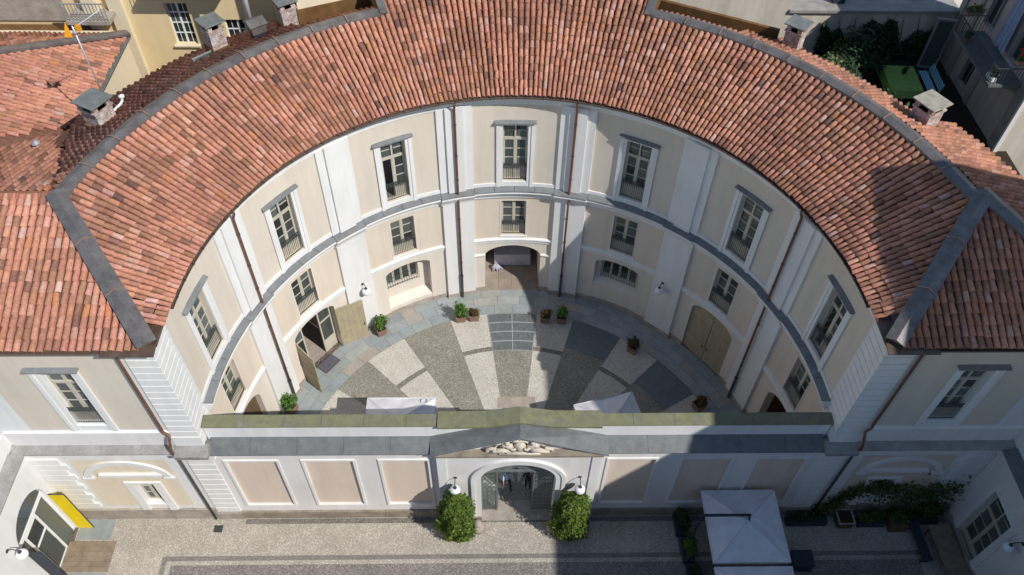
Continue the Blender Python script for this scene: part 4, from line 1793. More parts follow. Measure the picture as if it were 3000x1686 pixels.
    m.tube([(x, -1.50, 13.98), (x, -1.34, 13.75), (x, -1.24, 13.4), (x, -1.24, 8.45), (x, -1.26, 8.2), (x - .22 * sgn, -1.33, 8.05), (x - .22 * sgn, -1.45, 7.9), (x - .1 * sgn, -1.52, 7.3), (x - .1 * sgn, -1.56, 6.95)], 0.06, 10)
    o = m.build("downpipe", "pipe_brown", w, smooth=True)
    m = MB()
    m.tube([(x + .06 * sgn, -1.22, 6.6), (x + .06 * sgn, -1.22, 0.02)], 0.058, 10)
    m.build("pipe_shoe", "pipe_iron", o, smooth=True)
    # roof
    hip = HIPL if sgn < 0 else HIPR
    YR, ZRW = 3.72, 16.18
    YE, ZEW = -1.48, 14.06
    s = (ZRW - ZEW) / (YR - YE)
    XF = 30.0 * sgn
    hip2 = HIP2 if sgn > 0 else None
    m = MB()
    if sgn < 0:
        m.face([(hip[0][0], YE, ZEW - .03), (XF, YE, ZEW - .03), (XF, YR, ZRW - .03), (hip[1][0], YR, ZRW - .03)])
        m.face([(hip[1][0], YR, ZRW - .03), (XF, YR, ZRW - .03), (XF, 10.8, 13.2), (hip[1][0] + 2.6 * sgn, 10.8, 13.2), (hip[1][0] + .2 * sgn, 5.6, 15.36)])
    else:
        m.face([(hip[0][0], YE, ZEW - .03), (21.75, YE, ZEW - .03), (hip[1][0], YR, ZRW - .03)])
    ro = m.build("roof", "roof_bed", w)
    pl = []
    ax = Vector((1, 0, 0))
    ay = Vector((0, 1, s)).normalized()
    az = ax.cross(ay)
    wd = 0.262
    nx = int(9.5 / wd)
    for c in range(nx):
        xx = 12.7 + (c + .5) * wd
        jit = random.uniform(-.03, .03)
        for r in range(14):
            dd = r * 0.405 + (jit if r else 0)
            y = YE - 0.04 + dd * ay.y
            z = ZEW + (y - YE) * s
            p = Vector((xx * sgn, y, z))
            if y > YR - 0.25:
                continue
            hs = hip_side(p.x, p.y, hip) * sgn
            if hs > -1.4:
                continue
            if sgn > 0 and hip_side(p.x, p.y, HIP2) > -1.9:
                continue
            pl.append((p, ax, ay, az, wd, 0.405))
    # rear slope
    ay = Vector((0, -1, s)).normalized()
    ax2 = Vector((-1, 0, 0))
    az = ax2.cross(ay)
    for c in range(int(9 / wd) if sgn < 0 else 0):
        xx = 17.1 + (c + .5) * wd
        for r in range(17):
            y = 10.4 - r * .40 * abs(ay.y)
            if y < YR + 0.35:
                continue
            if xx < 17.1 + (y - 4.2) * 0.30:
                continue
            if sgn < 0 and xx > 19.1 and y > 10.75 - (xx - 19.3) * .86:
                continue
            pl.append((Vector((xx * sgn, y, ZRW - (y - YR) * s)), ax2, ay, az, wd, 0.40))
    lay_tiles(ro, pl)
    e0, e1 = Vector((hip[0][0] - .10 * sgn, hip[0][1] - .10, hip[0][2] + .06)), Vector(hip[1]) + Vector((0, 0, .05))
    for k in range(3):
        ridge_piece(e0.lerp(e1, k / 3), e0.lerp(e1, (k + 1) / 3 + (.012 if k < 2 else 0)), 0.34 - .004 * k, ro, 0.12, "flashing", 0.25 + .004 * k)
    for k in (1, 2):                                     # standing seams across the hip
        pc = e0.lerp(e1, k / 3)
        dd = (e1 - e0).normalized()
        sd = dd.cross(Vector((0, 0, 1))).normalized() * .35
        m = MB()
        m.bar(pc - sd + Vector((0, 0, .125)), pc + Vector((0, 0, .275)), .045, .03)
        m.bar(pc + Vector((0, 0, .275)), pc + sd + Vector((0, 0, .125)), .045, .03)
        m.build("flashing_seam", "flashing_seam", ro)
    if sgn < 0:
        ridge_piece(hip[1], (XF, YR, ZRW + .02), 0.22, ro, 0.10, "tile_ridge", 0.14)
    else:
        ridge_piece(Vector(hip[1]) + Vector((0, 0, .05)), HIP2[1], 0.36, ro, 0.12, "flashing", 0.24)
    # metal corner tray and gutter
    m = MB()
    a, b = ab(12.44, 14.25)
    m.hexa([(a, -1.72, 13.98), (b, -1.72, 13.98), (b, -1.30, 14.04), (a, -1.30, 14.04), (a, -1.72, 14.02), (b, -1.72, 14.02), (b, -1.30, 14.10), (a, -1.30, 14.10)])
    a, b = ab(12.44, 12.95)
    m.hexa([(a, -1.30, 13.98), (b, -1.30, 13.98), (b, 0.30, 13.98), (a, 0.30, 13.98), (a, -1.30, 14.04), (b, -1.30, 14.13), (b, 0.30, 14.13), (a, 0.30, 14.04)])
    a, b = ab(12.95, 14.25)
    m.hexa([(a, -1.30, 14.0), (b, -1.30, 14.0), (b, -0.75, 14.0), (a, -0.75, 14.0), (a, -1.30, 14.10), (b, -1.30, 14.10), (b, -0.75, 14.30), (a, -0.75, 14.30)])
    m.build("corner_tray", "copper_brown", ro)
    m = MB()
    Fg = flat((0, YE, 0), (1, 0, 0), (0, 1, 0))
    a, b = ab(14.25, 30 if sgn < 0 else 21.5)
    sweep(m, Fg, a, b, [(0.06, 13.94), (-0.10, 13.92), (-0.15, 14.02), (-0.13, 14.03), (-0.085, 13.945), (0.04, 13.97)])
    m.build("gutter", "copper_brown", ro)

    # low side wing round the front court, with a terrace on top
    t = thing("terrace_wing", label_low, "building", (0, 0, 0))
    X = 20.40
    Fs = flat((X * sgn, 0, 0), (0, -1, 0), (sgn, 0, 0))       # u = -y
    m = MB()
    if sgn < 0:
        ops_ = [(1.60, 4.20, 0.0, arch_fn(1.60, 4.20, 3.70, 5.0), 0.45)]
    else:
        ops_ = [(2.35, 3.95, 0.62, 4.75, 0.35)]
    wall(m, Fs, 1.08, 16.0, 0, 6.7, ops_)
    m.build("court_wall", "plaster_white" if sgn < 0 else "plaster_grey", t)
    m = MB()
    sweep(m, Fs, 1.08, 16.0, [(0.0, 6.84), (-0.38, 6.72), (-0.40, 6.64), (-0.3, 6.54), (-0.12, 6.34), (0.0, 6.3)])
    m.build("cornice", "plaster_white", t)
    y = 1.53
    while y < 15.5:
        L = random.uniform(1.3, 1.8)
        m = MB()
        sweep(m, Fs, y + .004, y + L - .004, [(0.12, 6.99), (-0.47, 6.86), (-0.47, 6.80), (0.12, 6.85)])
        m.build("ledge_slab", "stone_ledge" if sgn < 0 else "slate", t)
        y += L
    m = MB()
    sweep(m, Fs, 1.08, 16.0, [(0.12, 7.75), (0.12, 6.9), (0.50, 6.9), (0.50, 7.75)])
    m.build("parapet", "plaster_white", t)
    m = MB()
    sweep(m, Fs, 1.08, 16.0, [(0.501, 7.2), (0.501, 7.0), (3.0, 7.0), (3.0, 7.2)])
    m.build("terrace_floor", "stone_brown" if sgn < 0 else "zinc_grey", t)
    y = 1.25
    while y < 15.5:
        L = random.uniform(0.9, 1.4)
        m = MB()
        if not any(o[0] - .05 < y + L and y < o[1] + .05 and o[2] < .1 for o in ops_):
            sweep(m, Fs, y, y + L - .01, [(-0.08, 0.9), (-0.08, 0.0), (0.01, 0.0), (0.01, 0.9)])
            m.build("plinth_stone", "stone_base", t)
        y += L
    return w, t


plain("tile_ridge", (0.42, 0.17, 0.10), 0.85, 0.15, var=0.3, scale=4, fine=0.2)
wl, tl = wing(-1, "sunlit end wing with red tile roof above the blind ochre arch", "low wing with terrace and arched glass entrance beside the yellow panel")
wr, tr_ = wing(1, "shaded end wing with red tile roof above the vine covered wall", "low wing with terrace behind the wooden bench table")

# ---- glazed arched entrance of the sunlit low wing
en = empty("arched_entrance", (-20.62, -2.90, 0), RAD(90))          # local x = +y, local y = -x (into the wall)
en.parent = tl
m = MB()
m.box(-1.30, 1.30, -.05, .05, 3.58, 3.76)
for x in (-1.24, -0.70, 0.34, 1.24):
    m.box(x - .055, x + .055, -.045, .045, 0, 3.58)
m.box(-0.645, 0.285, -.04, .04, 0.0, 0.12)
m.box(-0.645, 0.285, -.04, .04, 3.42, 3.58)
m.box(-0.645, 0.285, -.04, .04, 2.30, 2.40)
m.build("entrance_frame", "white_paint", en)
for xa, xb, za, zb in ((-1.19, -.76, 0.0, 3.58), (-.645, .285, .12, 2.30), (-.645, .285, 2.40, 3.42), (.40, 1.19, 0.0, 3.58)):
    m = MB()
    m.box(xa, xb, -.008, .008, za, zb)
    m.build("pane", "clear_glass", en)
m = MB()
zf = arch_fn(-1.30, 1.30, 3.76, 4.98)
for i in range(20):
    a, b = -1.28 + 2.56 * i / 20, -1.28 + 2.56 * (i + 1) / 20
    m.face([(a, 0, 3.76), (b, 0, 3.76), (b, 0, zf(b)), (a, 0, zf(a))])
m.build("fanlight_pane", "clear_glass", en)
m = MB()
m.tube([(0.20, -0.07, 1.0), (0.20, -0.10, 1.05), (0.20, -0.10, 1.45), (0.20, -0.07, 1.5)], 0.016, 6)
m.build("door_handle", "iron", en)
m = MB()
m.box(-2.3, -2.2, .3, 3.4, 0, 5.2)
m.box(2.2, 2.3, .3, 3.4, 0, 5.2)
m.box(-2.2, 2.2, .3, 3.0, 5.1, 5.2)
m.build("hall_wall", "plaster_lower", en)
m = MB()
m.box(-2.2, 2.2, .25, 9.6, -.01, 0.012)
m.build("hall_floor", "cobble_front", en)
yb = thing("yellow_board", "tall yellow board standing out beside the arched glass entrance", "board", (-20.36, -1.60, 0.02))
m = MB()
m.box(-0.02, 0.66, -0.02, 0.02, 0, 3.45)
m.build("board", "yellow_board", yb)
m = MB()
m.box(0.66, 0.675, -0.025, 0.025, 0, 3.46)
m.box(-0.02, 0.675, -0.024, 0.024, 3.452, 3.47)
m.build("edge_strip", "plastic_dark", yb)
db = thing("notice_board", "tall dark board with a yellow edge opposite the yellow one", "board", (-20.36, -4.14, 0.02))
m = MB()
m.box(-0.02, 0.56, -0.02, 0.02, 0, 3.45)
m.build("board", "plastic_dark", db)
m = MB()
m.box(-0.015, 0.55, 0.021, 0.026, 0.02, 3.40)
m.build("lining", "yellow_board", db)
# right-hand low wing window
o = make_window(tr_, 1.60, 4.13, 0.5, 3, 2, 2.70, 1.0, False, False, 0.30, rail=False)
o.location = (20.40, -3.15, 0.62)
o.rotation_euler = (0, 0, RAD(-90))
m = MB()
Fs = flat((20.40, 0, 0), (0, -1, 0), (1, 0, 0))
for a, b, z0, z1 in ((2.0, 2.35, .5, 4.95), (3.95, 4.3, .5, 4.95), (2.35, 3.95, 4.76, 4.95)):
    wbox(m, Fs, a, b, z0, z1, -.07, 0.0)
m.build("window_surround", "plaster_white", tr_)

# =================================================================== tall neighbour whose shadow falls across the court
HB = 30.0
XB = 1.55 + 0.785 * HB
YB = 6.0 - 0.63 * (HB - 15.7)
nb = thing("tall_house", "tall plain house beyond the shaded wing whose shadow crosses the court", "building", (XB + 7, YB - 12, 0))
m = MB()
m.box(-7, 7, -12, 12, 0, HB - .4)
m.build("wall", "plaster_old", nb)
m = MB()
m.box(-7.0, 7.4, -12.4, 12.0, HB - .4, HB)
m.build("roof", "roof_bed", nb)
for k in range(6):
    for r in range(6):
        m = MB()
        m.box(-7.06, -7.0, -10.5 + k * 4 - .6, -10.5 + k * 4 + .6, 3.0 + r * 4.4, 5.4 + r * 4.4)
        m.build("window", "window_glass", nb)
# =================================================================== courtyard floor
court = MB()
court.face([(12.9 * sin(RAD(-95 + 190 * i / 60)), 12.9 * cos(RAD(-95 + 190 * i / 60)), -0.006) for i in range(61)])
court_o = tag(court.build("courtyard_ground", "cobble_dark"), kind="structure")


def sector(t0, t1, r0, r1, z):
    m = MB()
    n = max(2, int((t1 - t0) / 2.5))
    for i in range(n):
        a, b = RAD(t0 + (t1 - t0) * i / n), RAD(t0 + (t1 - t0) * (i + 1) / n)
        if r0 < 0.01:
            m.face([(0, 0, z), (r1 * sin(a), r1 * cos(a), z), (r1 * sin(b), r1 * cos(b), z)])
        else:
            m.face([(r0 * sin(a), r0 * cos(a), z), (r1 * sin(a), r1 * cos(a), z), (r1 * sin(b), r1 * cos(b), z), (r0 * sin(b), r0 * cos(b), z)])
    return m


EDG = [-90, -72, -57.5, -45.5, -33.2, -18.5, -7.6, 7.4, 18.2, 33.1, 45.5, 59.8, 72, 90]
for i, (a, b) in enumerate(zip(EDG[:-1], EDG[1:])):
    dark = i % 2 == 0
    sector(a, b, 0.6, 11.02, 0.0).build("paving_wedge", "cobble_dark" if dark else "cobble_light", court_o)
    if not dark:
        sector(a, b, 8.46, 8.74, 0.004).build("paving_arc", "cobble_arc", court_o)
# pinkish slabs on the axis near the gate
for i in range(3):
    m = MB()
    m.box(-0.85 + i * 0.66, -0.85 + i * 0.66 + 0.65, 4.75, 5.42, -0.02, 0.012)
    m.build("paving_slab", "warm_paving", court_o)
# ring of stone slabs along the wall
rnd = random.Random(21)
slab_mats = []
for i, c in enumerate([(0.335, 0.365, 0.365), (0.29, 0.32, 0.33), (0.37, 0.385, 0.37), (0.32, 0.345, 0.33), (0.375, 0.365, 0.335), (0.40, 0.355, 0.31), (0.30, 0.34, 0.35), (0.33, 0.36, 0.365), (0.31, 0.35, 0.36), (0.345, 0.375, 0.38)]):
    plain("ring_slab_%d" % i, c, 0.55, 0.35, var=0.16, scale=1.3, fine=0.14)
    slab_mats.append("ring_slab_%d" % i)
rows = [(11.03, 11.62), (11.62, 12.24), (12.24, 12.84)]
for (ra, rb) in rows:
    t = -93 + rnd.uniform(0, 3)
    while t < 90:
        dt = rnd.uniform(3.6, 7.2)
        z = 0.014 + rnd.uniform(-.002, .002)
        F = cyl(0)
        m = MB()
        g = 0.045
        us = [t + g + (dt - 2 * g) * k / 3 for k in range(4)]
        sweep(m, F, 0, 0, [(ra + .007, -0.02), (ra + .007, z), (rb - .007, z), (rb - .007, -0.02)], us=us)
        m.build("paving_slab", rnd.choice(slab_mats), court_o)
        t += dt
# steel gratings let into the paving
gt = MB()


def grating(t0, t1, r0, r1, nr, nc, radial):
    for i in range(nr):
        for j in range(nc):
            ra, rb = r0 + (r1 - r0) * i / nr, r0 + (r1 - r0) * (i + 1) / nr
            ta, tb = t0 + (t1 - t0) * j / nc, t0 + (t1 - t0) * (j + 1) / nc
            F = cyl(0)
            m = MB()
            z0, z1 = 0.004, 0.020
            e = 0.03
            te = e / ra * 57.3
            wbox(m, F, ta, tb, z0, z1, ra, ra + e)
            wbox(m, F, ta, tb, z0, z1, rb - e, rb)
            wbox(m, F, ta, ta + te, z0, z1 - .001, ra + e, rb - e)
            wbox(m, F, tb - te, tb, z0, z1 - .001, ra + e, rb - e)
            p = m.build("grate_panel", "grate_frame" if radial else "grate_steel", court_o)
            b = MB()
            if radial:
                n = int((tb - ta) / 57.3 * (ra + rb) / 2 / 0.075)
                for k in range(n):
                    u = ta + te + (tb - ta - 2 * te) * (k + .5) / n
                    wb = 0.042 / ((ra + rb) / 2) * 57.3 / 2
                    wbox(b, F, u - wb, u + wb, z0, z1 - .004, ra + e, rb - e)
            else:
                n = int((rb - ra) / 0.085)
                for k in range(n):
                    r = ra + e + (rb - ra - 2 * e) * (k + .5) / n
                    wbox(b, F, ta + te, tb - te, z0, z1 - .004, r - .027, r + .027)
            bo = b.build("grate_bars", "grate_steel", p)
            bo["kind"] = "stuff"


grating(-7.5, 7.3, 8.42, 11.0, 4, 2, True)
grating(18.3, 33.0, 9.10, 11.0, 4, 3, False)
grating(45.6, 59.7, 9.05, 11.0, 3, 3, False)

mt = thing("door_mat", "dark grey door mat in front of the open carriage doors", "mat", (12.52 * sin(RAD(-52.9)), 12.52 * cos(RAD(-52.9)), 0.017), RAD(52.9))
m = MB()
m.box(-0.52, 0.52, -0.33, 0.33, 0.0, 0.016)
m.build("mat_pad", "rubber_mat", mt)
m = MB()
for xa, xb, ya, yb in ((-.55, .55, -.36, -.33), (-.55, .55, .33, .36), (-.55, -.52, -.33, .33), (.52, .55, -.33, .33)):
    m.box(xa, xb, ya, yb, 0.0, 0.018)
m.build("mat_border", "plastic_dark", mt)


# =================================================================== potted shrubs
def potted(loc, h, r, leaf, label, rz=0.0, seed=0, n=900, size=0.055, box=0.27, bh=0.42):
    t = thing("potted_shrub", label, "potted plant", loc, rz, "shrubs in square boxes round the court")
    rn = random.Random(seed)
    m = MB()
    b = box
    m.hexa([(-b * .88, -b * .88, 0), (b * .88, -b * .88, 0), (b * .88, b * .88, 0), (-b * .88, b * .88, 0), (-b, -b, bh), (b, -b, bh), (b, b, bh), (-b, b, bh)])
    o = m.build("planter", "terracotta_box", t)
    m = MB()
    for xa, xb, ya, yb in ((-b - .02, b + .02, -b - .02, -b + .03), (-b - .02, b + .02, b - .03, b + .02), (-b - .02, -b + .03, -b + .03, b - .03), (b - .03, b + .02, -b + .03, b - .03)):
        m.box(xa, xb, ya, yb, bh + .001, bh + .05)
    m.build("planter_rim", "terracotta_box", o)
    m = MB()
    m.box(-b + .03, b - .03, -b + .03, b - .03, bh + .001, bh + .02)
    m.build("soil", "soil", o)
    m = MB()
    for k in range(6):
        a = rn.uniform(0, 2 * pi)
        m.tube([(0.04 * cos(a), 0.04 * sin(a), bh), (r * .3 * cos(a), r * .3 * sin(a), bh + h * .4), (r * .6 * cos(a), r * .6 * sin(a), bh + h * .8)], [.016, .012, .006], 5)
    m.build("stem", "bark", t)
    pts = blob_points(n, (0, 0, bh + h * .52), (r, r, h * .56), rn, 10, 0.55)
    pts = [q for q in pts if q[0].z > bh + .05]
    c = leaf_cloud("foliage", t, pts, size, leaf, seed)
    c["kind"] = "stuff"
    return t


potted((-2.92, 10.55, 0.02), 0.95, 0.50, "leaf_fresh", "bright green shrub in a square box casting its shadow towards the barred niche window", RAD(8), 1, 1000)
potted((-2.16, 10.62, 0.02), 0.62, 0.38, "leaf_bronze", "low bronze leaved shrub in a square box beside the sunlit bright green shrub", RAD(4), 2, 800, 0.04)
potted((1.85, 10.48, 0.02), 0.66, 0.40, "leaf_bronze", "bronze and green shrub in a square box where the shadow begins beside the grating", RAD(-5), 3, 850, 0.042)
potted((2.78, 10.42, 0.02), 0.92, 0.46, "leaf_fresh", "bright green shrub in a square box just inside the shadow beside the bronze one", RAD(-8), 4, 950)
potted((-7.32, 9.62, 0.02), 0.98, 0.50, "leaf_fresh", "bushy green shrub in a square box at the end of the open door leaf", RAD(30), 5, 1050)
potted((-11.50, 4.62, 0.02), 1.15, 0.58, "leaf_fresh", "large green shrub in a square box below the drainpipe by the screen wall", RAD(60), 6, 1200)
potted((6.60, 8.36, 0.02), 0.72, 0.44, "leaf_bronze", "dark bronze shrub in a square box on the pale wedge between two gratings", RAD(-35), 7, 850, 0.045)
potted((9.62, 4.66, 0.02), 0.70, 0.46, "leaf_bronze", "dark reddish shrub in a square box beyond the outermost grating", RAD(-60), 8, 850, 0.045)


# =================================================================== parasols
plain("canvas_seam", (0.60, 0.59, 0.63), 0.85, 0.15, var=0.12, scale=3)


def parasol(loc, rz, half, z0, z1, label, arm=False, val=0.22, mark=False, group="white square parasols"):
    t = thing("parasol", label, "parasol", loc, rz, group)
    m = MB()
    N = 10
    for q in range(4):
        a = q * pi / 2
        R_ = lambda x, y: (x * cos(a) - y * sin(a), x * sin(a) + y * cos(a))
        # one gore, slightly sagging between its ribs
        for i in range(N):
            for j in range(6):
                pts = []
                for (jj, ii) in ((j, i), (j, i + 1), (j + 1, i + 1), (j + 1, i)):
                    v = 1 - jj / 6
                    x = half * v
                    y = half * v * (-1 + 2 * ii / N)
                    s = 1 - abs(y) / max(1e-6, half * v) if v > 0 else 0
                    z = z1 + (z0 - z1) * v - 0.12 * s * v * (1 - v * 0.3) - 0.012 * math.sin(9 * v + ii * 1.3)
                    X, Y = R_(x, y)
                    pts.append((X, Y, z))
                m.face(pts)
    cn = m.build("canopy", "canvas_white", t)
    vm = MB()
    for q in range(4):
        a = q * pi / 2
        R_ = lambda x, y: (x * cos(a) - y * sin(a), x * sin(a) + y * cos(a))
        pa, pb = R_(half, -half), R_(half, half)
        vm.face([(pa[0], pa[1], z0), (pb[0], pb[1], z0), (pb[0], pb[1], z0 - val), (pa[0], pa[1], z0 - val)])
    vm.build("valance", "canvas_white", cn)
    for sx in (-1, 1):
        for sy in (-1, 1):
            sm = MB()
            sm.bar((sx * .02, sy * .02, z1 + .006), (sx * half * .995, sy * half * .995, z0 + .006), 0.035, 0.012)
            sm.build("seam", "canvas_seam", cn)
    rb = MB()
    for sx in (-1, 1):
        for sy in (-1, 1):
            rb.bar((0, 0, z1 - 0.06), (sx * half * .99, sy * half * .99, z0 - 0.035), 0.03)
    for (sx, sy) in ((1, 0), (-1, 0), (0, 1), (0, -1)):
        rb.bar((0, 0, z1 - 0.07), (sx * half * .985, sy * half * .985, z0 - 0.13), 0.03)
    rb.build("ribs", "iron", t)
    return t, cn


def centre_pole(t, z1):
    m = MB()
    m.tube([(0, 0, 0.1), (0, 0, z1 + .04)], 0.035, 10)
    m.build("pole", "white_paint", t, smooth=True)
    m = MB()
    m.box(-.45, .45, -.45, .45, 0.0, 0.10)
    m.build("base_plate", "slate", t, bevel=0.01)


t, cn = parasol((-5.55, 2.12, 0.012), 0.0, 1.67, 2.58, 3.25, "white square parasol with a dark printed mark behind the sunlit panels of the screen wall")
centre_pole(t, 3.25)
m = MB()                                               # printed sign: two facing strokes
for (cx, sgn_, a0, a1) in ((0.0, -1, 0.4, 2.6), (0.13, 1, -1.3, 1.5)):
    pts = []
    for k in range(9):
        a = a0 + (a1 - a0) * k / 8 + (pi / 2 if sgn_ < 0 else 0)
        pts.append((cx + 0.085 * cos(a), 0.14 * sin(a)))
    for (p, q) in zip(pts[:-1], pts[1:]):
        X0, Y0 = 1.02 + p[0], 1.42 + p[1]
        X1, Y1 = 1.02 + q[0], 1.42 + q[1]
        zz = lambda x, y: 3.25 + (2.58 - 3.25) * max(abs(x), abs(y)) / 1.67 + 0.012
        m.hexa([(X0 - .02, Y0, zz(X0, Y0) - .008), (X0 + .02, Y0, zz(X0, Y0) - .008), (X1 + .02, Y1, zz(X1, Y1) - .008), (X1 - .02, Y1, zz(X1, Y1) - .008),
                (X0 - .02, Y0, zz(X0, Y0)), (X0 + .02, Y0, zz(X0, Y0)), (X1 + .02, Y1, zz(X1, Y1)), (X1 - .02, Y1, zz(X1, Y1))])
m.build("printed_mark", "canvas_print", cn)
t, cn = parasol((4.66, 2.22, 0.012), RAD(14), 1.52, 2.60, 3.22, "white square parasol turned at an angle beside the gratings behind the screen wall")
centre_pole(t, 3.22)

# =================================================================== draped table in the passage
tb = thing("draped_table", "long table under a lilac grey cloth standing in the vaulted passage", "table", (0.05, 14.95, 0.02))
m = MB()
m.box(-1.04, 1.04, -.36, .36, 0.93, 0.97)
m.build("tabletop", "wood_frame", tb)
for sx in (-1, 1):
    for sy in (-1, 1):
        m = MB()
        m.box(sx * .96 - .03, sx * .96 + .03, sy * .30 - .03, sy * .30 + .03, 0, .93)
        m.build("leg", "iron", tb)
m = MB()
N = 60
per = []
for (xa, ya, xb, yb) in ((-1.06, -.38, 1.06, -.38), (1.06, -.38, 1.06, .38), (1.06, .38, -1.06, .38), (-1.06, .38, -1.06, -.38)):
    k = 22 if abs(xb - xa) > 1 else 8
    for i in range(k):
        per.append((xa + (xb - xa) * i / k, ya + (yb - ya) * i / k))
n = len(per)
for i in range(n):
    p, q = per[i], per[(i + 1) % n]
    wv = lambda j: 1 + 0.035 * sin(j * 2.1)
    m.face([(p[0], p[1], .985), (q[0], q[1], .985), (q[0] * wv(i + 1), q[1] * wv(i + 1), .06), (p[0] * wv(i), p[1] * wv(i), .06)])
m.face([(p[0], p[1], .985) for p in per])
m.build("tablecloth", "cloth_lilac", tb)
bn = thing("cloth_bundle", "crumpled white cloth heaped against the draped table", "cloth", (-0.92, 14.32, 0.02))
m = MB()
rn = random.Random(5)
for k in range(9):
    a = k * 2 * pi / 9
    m.tube([(.05 * cos(a), 0, .40 + .1 * rn.random()), (.16 * cos(a), .10 * sin(a), .24), (.32 * cos(a) * rn.uniform(.7, 1.4), .2 * sin(a) * rn.uniform(.8, 1.2), 0.02)], [.03, .07, .05], 7)
m.build("folds", "cloth_lilac", bn, smooth=True)


# =================================================================== people in the gateway
def person(loc, rz, label, shirt, trousers, seed=0, stride=0.22, hgt=1.74):
    t = thing("person", label, "person", loc, rz)
    J = {"pelvis": (0, 0, .96, .145, .11), "waist": (0, -.01, 1.10, .135, .10), "chest": (0, -.02, 1.32, .165, .115), "shl": (0, -.02, 1.44, .10, .08),
         "neck": (0, -.01, 1.52, .052, .052), "chin": (0, -.03, 1.58, .068, .075), "head": (0, -.01, 1.66, .082, .098), "crown": (0, 0, 1.74, .055, .065)}
    E = [("pelvis", "waist"), ("waist", "chest"), ("chest", "shl"), ("shl", "neck"), ("neck", "chin"), ("chin", "head"), ("head", "crown")]
    for s, nm in ((-1, "l"), (1, "r")):
        st = stride * s
        J["sh" + nm] = (s * .18, -.02, 1.42, .062, .062)
        J["el" + nm] = (s * .245, st * .5, 1.14, .045, .045)
        J["wr" + nm] = (s * .25, st * .9 - .05, .92, .032, .026)
        J["pa" + nm] = (s * .25, st * .95 - .06, .84, .040, .018)
        J["hip" + nm] = (s * .09, 0, .90, .09, .09)
        J["kn" + nm] = (s * .10, -st * .55 - .02, .50, .062, .062)
        J["an" + nm] = (s * .10, -st * 1.1 + (.05 if st > 0 else 0), .10, .042, .042)
        J["to" + nm] = (s * .11, -st * 1.1 - .17, .045, .045, .035)
        E += [("shl", "sh" + nm), ("sh" + nm, "el" + nm), ("el" + nm, "wr" + nm), ("wr" + nm, "pa" + nm), ("pelvis", "hip" + nm), ("hip" + nm, "kn" + nm), ("kn" + nm, "an" + nm), ("an" + nm, "to" + nm)]
    keys = list(J)
    me = bpy.data.meshes.new("body")
    me.from_pydata([J[q][:3] for q in keys], [(keys.index(a), keys.index(b)) for a, b in E], [])
    ob = bpy.data.objects.new("body_tmp", me)
    COL.objects.link(ob)
    sk = ob.modifiers.new("skin", 'SKIN')
    for i, q in enumerate(keys):
        d = me.skin_vertices[0].data[i]
        d.radius = (J[q][3], J[q][4])
        d.use_root = q == "pelvis"
    sub = ob.modifiers.new("sub", 'SUBSURF')
    sub.levels = sub.render_levels = 2
    dg = bpy.context.evaluated_depsgraph_get()
    em = bpy.data.meshes.new_from_object(ob.evaluated_get(dg))
    bpy.data.objects.remove(ob, do_unlink=True)
    # fingers, nose and ears are joined into the same mesh
    bm = bmesh.new()
    bm.from_mesh(em)
    ex = MB()
    for s, nm in ((-1, "l"), (1, "r")):
        p = J["pa" + nm]
        for k, L in enumerate((.066, .078, .082, .072)):
            y = p[1] - .030 + k * .020
            ex.tube([(p[0], y, p[2] - .01), (p[0] - s * .004, y, p[2] - .05 - L * .4), (p[0] - s * .018, y, p[2] - .05 - L)], [.010, .009, .007], 6)
        ex.tube([(p[0], p[1] - .03, p[2] + .02), (p[0] - s * .008, p[1] - .055, p[2] - .01), (p[0] - s * .012, p[1] - .062, p[2] - .04)], [.011, .010, .008], 6)
        ex.ball((s * .082, 0.0, 1.645), .026, 8, (.4, .7, 1.1))
        ex.ball((s * .033, -.103, 1.665), .011, 6)
    ex.tube([(0, -.100, 1.67), (0, -.122, 1.635), (0, -.100, 1.628)], [.010, .015, .010], 6)
    ex.tube([(-.026, -.100, 1.597), (0, -.106, 1.595), (.026, -.100, 1.597)], .008, 5)
    base = [bm.verts.new(v) for v in ex.v]
    for f in ex.f:
        try:
            bm.faces.new([base[i] for i in f])
        except ValueError:
            pass
    bm.to_mesh(em)
    bm.free()
    em.materials.clear()
    for q in ("skin", shirt, trousers, "plastic_dark"):
        em.materials.append(MATS[q])
    for pgn in em.polygons:
        c = pgn.center
        if c.z < 0.09:
            pgn.material_index = 3
        elif c.z < 0.99 and abs(c.x) < 0.19:
            pgn.material_index = 2
        elif c.z < 1.475 and not (abs(c.x) > 0.19 and c.z < 1.16):
            pgn.material_index = 1
        else:
            pgn.material_index = 0
        pgn.use_smooth = True
    body = link("body", em, t)
    h = MB()
    h.ball((0, .018, 1.685), .104, 14, (.90, 1.0, .93))
    for i, v in enumerate(h.v):
        if v[1] < -.05 and v[2] < 1.72:
            h.v[i] = (v[0] * .95, -.045, max(v[2], 1.70))
    h.build("hair", "hair_dark", t, smooth=True)
    t.scale = (hgt / 1.74,) * 3
    return t


person((-0.42, 0.25, 0.005), RAD(200), "person in a pale blue shirt and dark trousers walking through the gateway", "shirt_blue", "trousers_dark", 1, 0.24, 1.78)
person((0.58, 0.22, 0.005), RAD(165), "person in dark clothes standing in the shade of the gateway", "shirt_dark", "shirt_dark", 2, 0.05, 1.72)
